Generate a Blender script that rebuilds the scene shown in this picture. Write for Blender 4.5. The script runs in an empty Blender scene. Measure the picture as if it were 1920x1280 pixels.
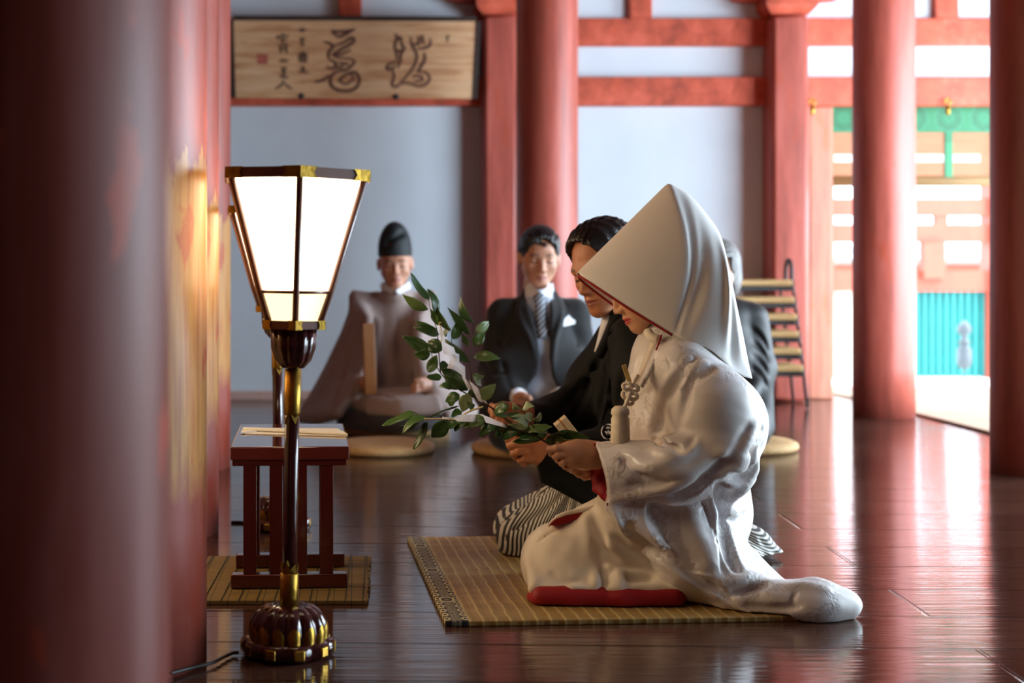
import bpy, bmesh, math, random
import numpy as np
from mathutils import Vector, Matrix, Euler, noise as mnoise
random.seed(7); np.random.seed(7)
SC = bpy.context.scene
COL = SC.collection
# ---------------------------------------------------------------- camera frame
F = 2667.0; CX = 720.0; HY = 520.0; CH = 0.74
YOFF = [0.0]
def W(px, py, Y):
    Y = Y + YOFF[0]
    return Vector(((px - CX) * Y / F, Y, CH - (py - HY) * Y / F))
def fl(py, z=0.0):                      # depth of a point at height z seen at image row py
    return (CH - z) * F / (py - HY)
def lin(r, g, b):
    f = lambda c: c / 12.92 if c <= .04045 else ((c + .055) / 1.055) ** 2.4
    return (f(r / 255.), f(g / 255.), f(b / 255.), 1.0)
# ---------------------------------------------------------------- materials
class NT:
    def __init__(s, name):
        m = bpy.data.materials.new(name); m.use_nodes = True
        s.m = m; s.t = m.node_tree; s.n = s.t.nodes; s.l = s.t.links
        s.b = s.n['Principled BSDF']; s.out = s.n['Material Output']
    def node(s, typ, ins=None, **kw):
        n = s.n.new(typ)
        for k, v in kw.items(): setattr(n, k, v)
        for k, v in (ins or {}).items(): s.set(n.inputs[k], v)
        return n
    def set(s, sock, v):
        if isinstance(v, bpy.types.NodeSocket): s.l.new(v, sock)
        elif isinstance(v, bpy.types.Node): s.l.new(v.outputs[0], sock)
        else: sock.default_value = v
    def math(s, op, a, b=0.0, c=None):
        n = s.n.new('ShaderNodeMath'); n.operation = op
        s.set(n.inputs[0], a); s.set(n.inputs[1], b)
        if c is not None: s.set(n.inputs[2], c)
        return n.outputs[0]
    def ramp(s, fac, stops, interp='LINEAR'):
        n = s.n.new('ShaderNodeValToRGB'); s.set(n.inputs[0], fac)
        cr = n.color_ramp; cr.interpolation = interp
        while len(cr.elements) > 1: cr.elements.remove(cr.elements[-1])
        cr.elements[0].position = stops[0][0]; cr.elements[0].color = stops[0][1]
        for p, c in stops[1:]:
            e = cr.elements.new(p); e.color = c
        return n.outputs[0]
    def mix(s, fac, a, b, typ='MIX'):
        n = s.n.new('ShaderNodeMix'); n.data_type = 'RGBA'; n.blend_type = typ
        s.set(n.inputs[0], fac); s.set(n.inputs[6], a); s.set(n.inputs[7], b)
        return n.outputs[2]
    def coord(s, scale=(1, 1, 1), rot=(0, 0, 0), which='Object', loc=(0, 0, 0)):
        tc = s.n.new('ShaderNodeTexCoord'); mp = s.n.new('ShaderNodeMapping')
        s.l.new(tc.outputs[which], mp.inputs[0])
        mp.inputs['Scale'].default_value = scale; mp.inputs['Rotation'].default_value = rot
        mp.inputs['Location'].default_value = loc
        return mp.outputs[0]
    def noise(s, vec, scale=5, detail=3, rough=.5, dist=0.0):
        return s.node('ShaderNodeTexNoise', {'Vector': vec, 'Scale': scale, 'Detail': detail, 'Roughness': rough, 'Distortion': dist}).outputs[0]
    def bump(s, h, strength=.3, dist=.01, normal=None):
        n = s.node('ShaderNodeBump', {'Strength': strength, 'Distance': dist, 'Height': h})
        if normal is not None: s.set(n.inputs['Normal'], normal)
        s.set(s.b.inputs['Normal'], n.outputs[0]); return n.outputs[0]
    def p(s, **kw):
        mp = {'base': 'Base Color', 'rough': 'Roughness', 'metal': 'Metallic', 'spec': 'Specular IOR Level', 'coat': 'Coat Weight',
              'coatr': 'Coat Roughness', 'sheen': 'Sheen Weight', 'sss': 'Subsurface Weight', 'em': 'Emission Color', 'ems': 'Emission Strength',
              'trans': 'Transmission Weight', 'alpha': 'Alpha'}
        for k, v in kw.items(): s.set(s.b.inputs[mp[k]], v)
        return s
def simple(name, c, rough=.5, var=.12, scale=8, bump=0., bscale=40, stretch=(1, 1, 1), **kw):
    t = NT(name); v = t.coord(stretch)
    n = t.noise(v, scale, 4)
    c = lin(*c) if max(c[:3]) > 1.5 else c
    dk = tuple(x * (1 - var * 1.6) for x in c[:3]) + (1,); lt = tuple(min(1, x * (1 + var)) for x in c[:3]) + (1,)
    t.p(base=t.ramp(n, [(.3, dk), (.7, lt)]), rough=rough, **kw)
    if bump: t.bump(t.noise(v, bscale, 4), bump, .004)
    return t.m
# ---------------------------------------------------------------- objects
def mat4(o):
    return o.matrix_basis.copy() if o.parent is None else mat4(o.parent) @ o.matrix_basis
def tag(o, label=None, cat=None, group=None, kind=None):
    if label: o['label'] = label
    if cat: o['category'] = cat
    if group: o['group'] = group
    if kind: o['kind'] = kind
    return o
def empty(name, loc, label, cat, rz=0., group=None):
    o = bpy.data.objects.new(name, None); COL.objects.link(o); o.empty_display_size = .05
    o.location = loc; o.rotation_euler = (0, 0, rz)
    return tag(o, label, cat, group)
def link(name, me, mat, parent=None, local=False, origin=None):
    o = bpy.data.objects.new(name, me); COL.objects.link(o)
    mats = mat if isinstance(mat, (list, tuple)) else [mat]
    for m in mats: me.materials.append(m)
    if parent is not None:
        if not local: me.transform(mat4(parent).inverted())
        o.parent = parent
    elif not local:
        if origin is None:
            n = len(me.vertices); a = np.empty(n * 3, 'f'); me.vertices.foreach_get('co', a); a = a.reshape(-1, 3)
            lo, hi = a.min(0), a.max(0); origin = Vector(((lo[0] + hi[0]) / 2, (lo[1] + hi[1]) / 2, lo[2]))
        me.transform(Matrix.Translation(-Vector(origin))); o.location = origin
    return o
def copy_tree(o, parent=None, name=None):
    c = o.copy(); COL.objects.link(c); c.parent = parent
    for ch in [x for x in list(SC.objects) if x.parent == o]: copy_tree(ch, c)
    return c
class MB:
    def __init__(s): s.bm = bmesh.new(); s.mi = 0
    def _f(s, vs, smooth=False):
        try:
            f = s.bm.faces.new(vs); f.smooth = smooth; f.material_index = s.mi; return f
        except ValueError: return None
    def box(s, c, size, rot=None, bev=0., seg=2):
        r = bmesh.ops.create_cube(s.bm, size=1.0); vs = r['verts']
        M = Matrix.Translation(Vector(c)) @ (rot.to_matrix().to_4x4() if isinstance(rot, Euler) else (rot or Matrix.Identity(4))) @ Matrix.Diagonal((*size, 1))
        bmesh.ops.transform(s.bm, matrix=M, verts=vs)
        fs = {f for v in vs for f in v.link_faces}
        for f in fs: f.material_index = s.mi
        if bev:
            es = list({e for v in vs for e in v.link_edges})
            g = bmesh.ops.bevel(s.bm, geom=es, offset=bev, segments=seg, affect='EDGES', profile=.7)
            for f in g['faces']: f.material_index = s.mi; f.smooth = True
        return s
    def b2(s, x0, x1, y0, y1, z0, z1, bev=0.):
        return s.box(((x0 + x1) / 2, (y0 + y1) / 2, (z0 + z1) / 2), (abs(x1 - x0), abs(y1 - y0), abs(z1 - z0)), None, bev)
    def rings(s, rings, close=True, cap0=True, cap1=True, smooth=True):
        R = [[s.bm.verts.new(p) for p in r] for r in rings]; n = len(R[0])
        for a, b in zip(R, R[1:]):
            for i in range(n if close else n - 1):
                j = (i + 1) % n
                s._f((a[i], a[j], b[j], b[i]), smooth)
        if cap0 and close: s._f(list(reversed(R[0])), False)
        if cap1 and close: s._f(R[-1], False)
        return s
    def lathe(s, prof, n=32, o=(0, 0, 0), lobes=0, amp=0., smooth=True, phase=0.):
        o = Vector(o); rs = []
        for q in prof:
            r, z = q[0], q[1]; am = q[2] if len(q) > 2 else amp
            ring = []
            for i in range(n):
                a = 2 * math.pi * i / n + phase
                rr = r * (1 - am * (1 - abs(math.cos(a * lobes / 2)) ** .7)) if lobes else r
                ring.append(o + Vector((rr * math.cos(a), rr * math.sin(a), z)))
            rs.append(ring)
        return s.rings(rs, smooth=smooth)
    def tube(s, pts, r, n=8, cap=True, flat=None):
        pts = [Vector(p) for p in pts]; rs = r if isinstance(r, (list, tuple)) else [r] * len(pts)
        T = []
        for i in range(len(pts)):
            d = pts[min(i + 1, len(pts) - 1)] - pts[max(i - 1, 0)]
            T.append(d.normalized() if d.length > 1e-9 else Vector((0, 0, 1)))
        u = T[0].orthogonal().normalized(); rings = []
        for p, t, q in zip(pts, T, rs):
            u = (u - t * u.dot(t)); u = u.normalized() if u.length > 1e-6 else t.orthogonal().normalized()
            v = t.cross(u)
            rings.append([p + (u * math.cos(2 * math.pi * k / n) + v * math.sin(2 * math.pi * k / n)) * q for k in range(n)])
        return s.rings(rings, cap0=cap, cap1=cap)
    def grid(s, P, smooth=True):
        R = [[s.bm.verts.new(p) for p in r] for r in P]
        for a, b in zip(R, R[1:]):
            for i in range(len(a) - 1): s._f((a[i], a[i + 1], b[i + 1], b[i]), smooth)
        return s
    def prism(s, poly, ext):
        a = [s.bm.verts.new(Vector(p)) for p in poly]; b = [s.bm.verts.new(Vector(p) + Vector(ext)) for p in poly]; n = len(a)
        s._f(a); s._f(list(reversed(b)))
        for i in range(n): s._f((a[i], b[i], b[(i + 1) % n], a[(i + 1) % n]))
        return s
    def mesh(s, name, weld=True):
        bmesh.ops.recalc_face_normals(s.bm, faces=s.bm.faces)
        me = bpy.data.meshes.new(name); s.bm.to_mesh(me); s.bm.free(); return me
    def build(s, name, mat, parent=None, local=False, origin=None):
        return link(name, s.mesh(name), mat, parent, local, origin)
def spline(pts, n=8):
    P = [Vector(p) for p in pts]; out = []
    for i in range(len(P) - 1):
        p0 = P[max(i - 1, 0)]; p1 = P[i]; p2 = P[i + 1]; p3 = P[min(i + 2, len(P) - 1)]
        for k in range(n):
            t = k / n
            out.append(.5 * ((2 * p1) + (p2 - p0) * t + (2 * p0 - 5 * p1 + 4 * p2 - p3) * t * t + (3 * p1 - p0 - 3 * p2 + p3) * t ** 3))
    out.append(P[-1]); return out
# ---------------------------------------------------------------- implicit surfaces for cloth, bodies and hands
class Sdf:
    def __init__(s, lo, hi, h):
        s.lo = np.array(lo, float); s.h = h
        s.n = np.maximum(np.ceil((np.array(hi, float) - s.lo) / h).astype(int) + 1, 4)
        s.ax = [s.lo[i] + h * np.arange(s.n[i]) for i in range(3)]
        s.f = np.full(s.n, .5, np.float32); s.stack = []
    def push(s): s.stack.append(s.f); s.f = np.full(s.n, .5, np.float32)
    def pop(s, k=.02, op='u'):
        g = s.f; s.f = s.stack.pop(); s.f = s._mix(s.f, g, k, op)
    @staticmethod
    def _mix(a, b, k, op):
        if op == 's': b = -b; a2 = -a
        if op == 'u':
            if k <= 0: return np.minimum(a, b)
            hh = np.maximum(k - np.abs(a - b), 0) / k
            return np.minimum(a, b) - hh * hh * k * .25
        if op == 's':
            if k <= 0: return np.maximum(a, b)
            hh = np.maximum(k - np.abs(a - b), 0) / k
            return np.maximum(a, b) + hh * hh * k * .25
        if op == 'i':
            hh = np.maximum(k - np.abs(a - b), 0) / max(k, 1e-6)
            return np.maximum(a, b) + hh * hh * k * .25
    def _apply(s, lo, hi, fn, k, op):
        m = k + 2.5 * s.h
        i0 = np.clip(np.floor((np.array(lo) - m - s.lo) / s.h).astype(int), 0, s.n)
        i1 = np.clip(np.ceil((np.array(hi) + m - s.lo) / s.h).astype(int) + 1, 0, s.n)
        if (i1 <= i0).any(): return s
        sl = tuple(slice(a, b) for a, b in zip(i0, i1))
        X = s.ax[0][sl[0]][:, None, None]; Y = s.ax[1][sl[1]][None, :, None]; Z = s.ax[2][sl[2]][None, None, :]
        s.f[sl] = s._mix(s.f[sl], fn(X, Y, Z).astype(np.float32), k, op); return s
    def rc(s, a, b, ra, rb=None, k=.02, op='u', flat=None):
        a = np.array(a, float); b = np.array(b, float); rb = ra if rb is None else rb
        ba = b - a; L = max(ba @ ba, 1e-12); R = max(ra, rb)
        def fn(X, Y, Z):
            x = X - a[0]; y = Y - a[1]; z = Z - a[2]
            t = np.clip((x * ba[0] + y * ba[1] + z * ba[2]) / L, 0, 1)
            x = x - ba[0] * t; y = y - ba[1] * t; z = z - ba[2] * t
            if flat is not None:
                n, q = flat; n = np.array(n, float); n /= np.linalg.norm(n)
                d = (x * n[0] + y * n[1] + z * n[2]) * (q - 1)
                x = x + d * n[0]; y = y + d * n[1]; z = z + d * n[2]
            return np.sqrt(x * x + y * y + z * z) - (ra + (rb - ra) * t)
        e = R if flat is None else R / min(1, flat[1])
        return s._apply(np.minimum(a, b) - e, np.maximum(a, b) + e, fn, k, op)
    def chain(s, pts, rs, k=.02, op='u', flat=None, own=None):
        if not isinstance(rs, (list, tuple)): rs = [rs] * len(pts)
        if own is not None: s.push()
        for i in range(len(pts) - 1): s.rc(pts[i], pts[i + 1], rs[i], rs[i + 1], k if own is None else own, op if own is None else 'u', flat)
        if own is not None: s.pop(k, op)
        return s
    def ell(s, c, r, k=.02, op='u', R=None):
        c = np.array(c, float); r = np.array(r if hasattr(r, '__len__') else (r, r, r), float)
        A = np.eye(3) if R is None else np.array(R.to_3x3() if hasattr(R, 'to_3x3') else R).T
        def fn(X, Y, Z):
            x = X - c[0]; y = Y - c[1]; z = Z - c[2]
            u = (A[0, 0] * x + A[0, 1] * y + A[0, 2] * z) / r[0]
            v = (A[1, 0] * x + A[1, 1] * y + A[1, 2] * z) / r[1]
            w = (A[2, 0] * x + A[2, 1] * y + A[2, 2] * z) / r[2]
            k0 = np.sqrt(u * u + v * v + w * w); k1 = np.sqrt((u / r[0]) ** 2 + (v / r[1]) ** 2 + (w / r[2]) ** 2) + 1e-9
            return k0 * (k0 - 1) / k1
        e = r.max() if R is not None else r
        return s._apply(c - e, c + e, fn, k, op)
    def box(s, c, hf, k=.02, op='u', R=None, rnd=.01):
        c = np.array(c, float); hf = np.array(hf, float)
        A = np.eye(3) if R is None else np.array(R.to_3x3() if hasattr(R, 'to_3x3') else R).T
        def fn(X, Y, Z):
            x = X - c[0]; y = Y - c[1]; z = Z - c[2]
            q = [np.abs(A[i, 0] * x + A[i, 1] * y + A[i, 2] * z) - hf[i] + rnd for i in range(3)]
            o = np.sqrt(sum(np.maximum(v, 0) ** 2 for v in q))
            return o + np.minimum(np.maximum(q[0], np.maximum(q[1], q[2])), 0) - rnd
        e = np.linalg.norm(hf) if R is not None else hf
        return s._apply(c - e, c + e, fn, k, op)
    def tri(s, a, b, c, th=.008, k=.01, op='u'):
        a, b, c = (np.array(v, float) for v in (a, b, c))
        ab, bc, ca = b - a, c - b, a - c; n = np.cross(ab, a - c) ; nn = n @ n + 1e-15
        def fn(X, Y, Z):
            P = [(X - v[0], Y - v[1], Z - v[2]) for v in (a, b, c)]
            E = (ab, bc, ca); ins = 0; dm = None
            for e, p in zip(E, P):
                cr = np.cross(e, n)
                ins = ins + np.sign(cr[0] * p[0] + cr[1] * p[1] + cr[2] * p[2])
                t = np.clip((e[0] * p[0] + e[1] * p[1] + e[2] * p[2]) / (e @ e), 0, 1)
                d = (p[0] - e[0] * t) ** 2 + (p[1] - e[1] * t) ** 2 + (p[2] - e[2] * t) ** 2
                dm = d if dm is None else np.minimum(dm, d)
            dp = (n[0] * P[0][0] + n[1] * P[0][1] + n[2] * P[0][2]) ** 2 / nn
            return np.sqrt(np.where(np.abs(ins) >= 3, dp, dm)) - th
        return s._apply(np.minimum(np.minimum(a, b), c) - th, np.maximum(np.maximum(a, b), c) + th, fn, k, op)
    def sheet(s, A, B, th=.008, k=.01, own=.004):          # ruled cloth between two polylines
        s.push()
        for i in range(len(A) - 1):
            s.tri(A[i], A[i + 1], B[i], th, own); s.tri(A[i + 1], B[i + 1], B[i], th, own)
        s.pop(k); return s
    def cut(s, p, n, k=.004):                               # remove everything on the +n side of the plane
        p = np.array(p, float); n = np.array(n, float); n /= np.linalg.norm(n)
        X, Y, Z = s.ax[0][:, None, None], s.ax[1][None, :, None], s.ax[2][None, None, :]
        s.f = s._mix(s.f, ((X - p[0]) * n[0] + (Y - p[1]) * n[1] + (Z - p[2]) * n[2]).astype(np.float32), k, 'i'); return s
    def poly(s, pix, Y, y0, y1, k=.004, op='s'):            # prism over an outline, running in depth from y0 to y1
        Q = [W(x, y, Y) for x, y in pix]; n = len(Q)
        X, Yy, Z = s.ax[0][:, None, None], s.ax[1][None, :, None], s.ax[2][None, None, :]
        d = 1e9; par = np.zeros((X.shape[0], 1, Z.shape[2]), bool)
        for i in range(n):
            a, b = Q[i], Q[(i + 1) % n]; ex, ez = b.x - a.x, b.z - a.z; px, pz = X - a.x, Z - a.z
            t = np.clip((px * ex + pz * ez) / (ex * ex + ez * ez), 0, 1); d = np.minimum(d, (px - ex * t) ** 2 + (pz - ez * t) ** 2)
            par ^= ((a.z > Z) != (b.z > Z)) & (X < (b.x - a.x) * (Z - a.z) / (b.z - a.z + 1e-12) + a.x)
        d = np.sqrt(d) * np.where(par, -1, 1)
        s.f = s._mix(s.f, np.maximum(d, np.abs(Yy - (y0 + y1) / 2) - (y1 - y0) / 2).astype(np.float32), k, op); return s
    def add(s, fn):
        X, Y, Z = s.ax[0][:, None, None], s.ax[1][None, :, None], s.ax[2][None, None, :]
        s.f = s.f + fn(X, Y, Z).astype(np.float32); return s
    def hit(s, px, py, deep=0.0):                           # where the view through (px,py) first meets the cloth
        d = np.array(((px - CX) / F, 1.0, -(py - HY) / F))
        ys = np.arange(s.ax[1][0], s.ax[1][-1], s.h * .5)
        P = np.array((0, 0, CH)) + d * ys[:, None]
        I = np.rint((P - s.lo) / s.h).astype(int); ok = ((I >= 0) & (I < s.n)).all(1)
        I = np.clip(I, 0, s.n - 1); v = np.where(ok, s.f[I[:, 0], I[:, 1], I[:, 2]], 1)
        j = np.argmax(v < 0) if (v < 0).any() else np.argmin(v)
        return Vector(P[j]) + Vector(d) * deep
    def line(s, pix, r, k=.012, op='s', n=5, deep=0.0):     # a crease ('s') or raised fold ('u') drawn over the cloth
        P = spline([s.hit(*p, deep=deep) for p in pix], n); m = len(P) - 1
        R = [r * (.25 + .75 * math.sin(math.pi * min(max(i / m, .0), 1)) ** .6) for i in range(m + 1)]
        return s.chain(P, R, k=k, op=op, own=.002)
    def mesh(s, name, smooth=1, xf=None):
        f = s.f; nx, ny, nz = f.shape
        ins = f < 0
        c = np.zeros((nx - 1, ny - 1, nz - 1), np.int8)
        for a in (0, 1):
            for b in (0, 1):
                for d in (0, 1): c += ins[a:nx - 1 + a, b:ny - 1 + b, d:nz - 1 + d]
        act = (c > 0) & (c < 8); idx = np.full(c.shape, -1, np.int64)
        I = np.argwhere(act); idx[act] = np.arange(len(I))
        acc = np.zeros((len(I), 3)); cnt = np.zeros(len(I))
        for ax in range(3):
            o = [i for i in range(3) if i != ax]
            for a in (0, 1):
                for b in (0, 1):
                    p = I.copy(); p[:, o[0]] += a; p[:, o[1]] += b; q = p.copy(); q[:, ax] += 1
                    fa = f[p[:, 0], p[:, 1], p[:, 2]].astype(float); fb = f[q[:, 0], q[:, 1], q[:, 2]].astype(float)
                    m = (fa < 0) != (fb < 0); t = np.where(m, fa / np.where(m, fa - fb, 1), 0)
                    pt = p.astype(float); pt[:, ax] += t
                    acc[m] += pt[m]; cnt[m] += 1
        V = acc / cnt[:, None] * s.h + s.lo
        quads = []
        for ax in range(3):
            o = [(ax + 1) % 3, (ax + 2) % 3]
            sl0 = [slice(None)] * 3; sl1 = [slice(None)] * 3
            sl0[ax] = slice(0, -1); sl1[ax] = slice(1, None)
            E = np.argwhere(ins[tuple(sl0)] != ins[tuple(sl1)])
            E = E[(E[:, o[0]] > 0) & (E[:, o[1]] > 0) & (E[:, o[0]] < s.n[o[0]] - 1) & (E[:, o[1]] < s.n[o[1]] - 1)]
            if not len(E): continue
            def cell(da, db):
                p = E.copy(); p[:, o[0]] -= da; p[:, o[1]] -= db; return idx[p[:, 0], p[:, 1], p[:, 2]]
            Q = np.stack([cell(1, 1), cell(0, 1), cell(0, 0), cell(1, 0)], 1)
            fl_ = ~ins[E[:, 0], E[:, 1], E[:, 2]]
            Q[fl_] = Q[fl_][:, ::-1]; quads.append(Q)
        Q = np.concatenate(quads); Q = Q[(Q >= 0).all(1)]
        for _ in range(smooth):                              # one light relax of the net
            S = np.zeros_like(V); n = np.zeros(len(V))
            for a, b in ((0, 1), (1, 2), (2, 3), (3, 0)):
                np.add.at(S, Q[:, a], V[Q[:, b]]); np.add.at(S, Q[:, b], V[Q[:, a]])
                np.add.at(n, Q[:, a], 1); np.add.at(n, Q[:, b], 1)
            V = V * .5 + S / np.maximum(n, 1)[:, None] * .5
        if xf is not None:
            M = np.array(xf); V = V @ M[:3, :3].T + M[:3, 3]
        return np_mesh(name, V, Q)
def np_mesh(name, V, Q):
    me = bpy.data.meshes.new(name)
    me.vertices.add(len(V)); me.vertices.foreach_set('co', np.ascontiguousarray(V, np.float32).ravel())
    me.loops.add(len(Q) * 4); me.loops.foreach_set('vertex_index', np.ascontiguousarray(Q, np.int32).ravel())
    me.polygons.add(len(Q)); me.polygons.foreach_set('loop_start', np.arange(0, len(Q) * 4, 4, dtype=np.int32))
    me.update(calc_edges=True); me.polygons.foreach_set('use_smooth', np.ones(len(Q), bool)); me.update(); return me
def verts(me):
    a = np.empty(len(me.vertices) * 3, np.float32); me.vertices.foreach_get('co', a); return a.reshape(-1, 3)
def attr(me, name, vals):
    me.attributes.new(name, 'FLOAT', 'POINT').data.foreach_set('value', np.asarray(vals, np.float32))
def join(name, meshes):
    bm = bmesh.new()
    for m in meshes: bm.from_mesh(m)
    me = bpy.data.meshes.new(name); bm.to_mesh(me); bm.free()
    return me
# ================================================================ materials of the place
def mat_floor():
    t = NT('floor_boards')
    v = t.coord((1, 1, 1), (0, 0, .035))
    br = t.node('ShaderNodeTexBrick', {'Vector': v, 'Scale': 1.0, 'Mortar Size': .006, 'Mortar Smooth': .5, 'Bias': 0., 'Brick Width': 3.9, 'Row Height': .27,
                                       'Color1': (.35, .35, .35, 1), 'Color2': (.65, .65, .65, 1), 'Mortar': (0, 0, 0, 1)})
    br.offset = .37
    gr = t.noise(t.coord((1.2, 26, 1), (0, 0, .035)), 3, 6, .6)
    wear = t.noise(t.coord((.8, 2.5, 1)), 1.6, 4)
    g = t.math('ADD', t.math('MULTIPLY', gr, .55), t.math('MULTIPLY', br.outputs[0], .5))
    c = t.ramp(g, [(.25, lin(42, 26, 21)), (.55, lin(72, 47, 38)), (.85, lin(104, 74, 62))])
    c = t.mix(br.outputs[1], c, lin(18, 10, 8))
    t.p(base=c, rough=t.math('ADD', t.math('MULTIPLY', wear, .10), t.math('MULTIPLY', gr, .10)), spec=.62)
    st = t.noise(t.coord((.9, 34, 1), (0, 0, .035)), 2.2, 3, .5)
    un = t.noise(t.coord((.35, 2.4, 1)), 2.0, 2)
    h = t.math('ADD', t.math('MULTIPLY', st, .24), t.math('ADD', t.math('MULTIPLY', un, .55), t.math('MULTIPLY', br.outputs[1], -.9)))
    t.bump(h, .30, .014)
    return t.m
def mat_red(name, c, rough=.42, worn=.5, stretch=.35, bump=.15, spec=.4, band=None):
    t = NT(name)
    a = t.noise(t.coord((3, 3, stretch)), 3.2, 6, .62, .3)
    b = t.noise(t.coord((14, 14, .8)), 3, 4)
    d = t.noise(t.coord((5, 5, 1.6), loc=(3, 1, 2)), 2.1, 5, .6)
    c0 = lin(*c); dk = tuple(x * .55 for x in c0[:3]) + (1,); lt = tuple(min(1, x * 1.25 + .03) for x in c0[:3]) + (1,)
    col = t.ramp(a, [(.3, dk), (.5, c0), (.72, lt)])
    col = t.mix(t.math('MULTIPLY', t.ramp(d, [(.58, (0, 0, 0, 1)), (.66, (1, 1, 1, 1))]), worn), col, lin(c[0] * .98 + 8, c[1] * .86, c[2] * .62))
    sc = t.ramp(b, [(.66, (0, 0, 0, 1)), (.72, (1, 1, 1, 1))])
    col = t.mix(t.math('MULTIPLY', sc, .35 * worn), col, lin(96, 46, 40))
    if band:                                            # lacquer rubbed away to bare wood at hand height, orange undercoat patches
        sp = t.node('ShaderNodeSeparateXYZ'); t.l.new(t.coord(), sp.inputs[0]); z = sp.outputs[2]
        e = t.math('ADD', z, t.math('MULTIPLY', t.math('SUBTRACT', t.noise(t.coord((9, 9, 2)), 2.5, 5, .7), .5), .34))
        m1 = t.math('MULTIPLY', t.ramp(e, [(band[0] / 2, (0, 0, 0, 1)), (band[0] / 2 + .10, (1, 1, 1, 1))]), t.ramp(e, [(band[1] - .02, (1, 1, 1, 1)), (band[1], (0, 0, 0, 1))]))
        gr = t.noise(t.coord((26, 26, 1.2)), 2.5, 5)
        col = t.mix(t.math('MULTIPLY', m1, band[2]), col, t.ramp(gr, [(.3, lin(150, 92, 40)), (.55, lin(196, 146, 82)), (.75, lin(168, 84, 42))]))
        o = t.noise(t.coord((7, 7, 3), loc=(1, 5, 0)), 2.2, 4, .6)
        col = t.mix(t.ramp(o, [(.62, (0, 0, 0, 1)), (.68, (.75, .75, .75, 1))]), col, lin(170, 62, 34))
    t.p(base=col, rough=t.math('ADD', rough - .1, t.math('MULTIPLY', a, .2)), spec=spec)
    t.bump(t.math('ADD', a, t.math('MULTIPLY', b, .4)), bump, .006); return t.m
M_floor = mat_floor()
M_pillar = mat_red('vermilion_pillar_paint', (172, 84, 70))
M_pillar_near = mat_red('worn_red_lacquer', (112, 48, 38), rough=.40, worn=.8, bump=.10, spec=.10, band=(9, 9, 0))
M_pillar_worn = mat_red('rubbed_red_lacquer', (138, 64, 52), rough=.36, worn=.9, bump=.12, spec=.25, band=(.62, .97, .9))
M_beam = mat_red('vermilion_beam_paint', (200, 88, 62), rough=.55, worn=.3, stretch=3)
M_plaster = simple('white_plaster', (216, 227, 236), .85, .03, 3, .04, 60)
M_ceil = simple('dark_red_ceiling_boards', (92, 44, 34), .7, .2, 4, stretch=(1, 8, 1))
M_sill = simple('pale_pink_sill_wood', (206, 170, 158), .6, .08, 4, stretch=(1, 8, 8))
M_lacq = simple('dark_red_lacquer', (86, 26, 20), .22, .1, 3, spec=.5, coat=.6, coatr=.08)
M_lacq2 = simple('deep_maroon_lacquer', (62, 24, 24), .2, .1, 3, spec=.5, coat=.7, coatr=.08)
M_lacqtop = simple('glossy_red_lacquer_top', (104, 40, 34), .07, .05, 3, spec=.6, coat=1., coatr=.03)
M_gold = simple('worn_gold_leaf', (182, 144, 60), .38, .35, 30, .25, 90, metal=1.)
M_iron = simple('black_iron', (34, 32, 34), .45, .1)
M_black = simple('black_rubber', (16, 16, 17), .5, .1)
# ================================================================ the hall
YB = 8.6
def X8(px, Y=YB): return (px - CX) * Y / F
def Z8(py, Y=YB): return CH - (py - HY) * Y / F
def setting(o): return tag(o, kind='structure')
setting(MB().b2(-2.6, 5.0, -2.6, 9.35, -.12, 0).build('floor', M_floor))
setting(MB().b2(-2.6, 4.9, -2.6, 9.9, 3.9, 4.0).build('ceiling', M_ceil))
wl = MB(); xd0, xd1, zd = 2.50, 4.75, Z8(147)
wl.b2(-2.6, xd0, YB, YB + .12, .02, 3.9).b2(xd0, 5.0, YB, YB + .12, zd, 3.9).b2(xd1, 5.0, YB, YB + .12, .02, zd)
setting(wl.build('wall_back', M_plaster))
setting(MB().b2(-2.6, -2.5, -2.6, YB, 0, 3.9).build('shade_wall_left', M_ceil))  # unseen wall added only to darken the left foreground
setting(MB().b2(-2.5, 5.0, -2.6, -2.5, 0, 3.9).build('shade_wall_front', M_ceil))  # unseen wall behind the camera, added to dim the front
setting(MB().b2(4.9, 5.0, -2.5, 1.6, 0, 3.9).b2(4.9, 5.0, 1.6, 9.9, 2.25, 3.9).build('shade_wall_right', M_ceil))  # unseen wall and hanging strip added to cut sky light from the right
setting(MB().b2(-2.5, 2.30, YB - .03, YB, 0, .055, .006).build('baseboard_back', M_sill))
k = [0]
def trim(mb, m=M_beam):
    k[0] += 1; return setting(mb.build('trim_%d' % k[0], m))
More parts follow.
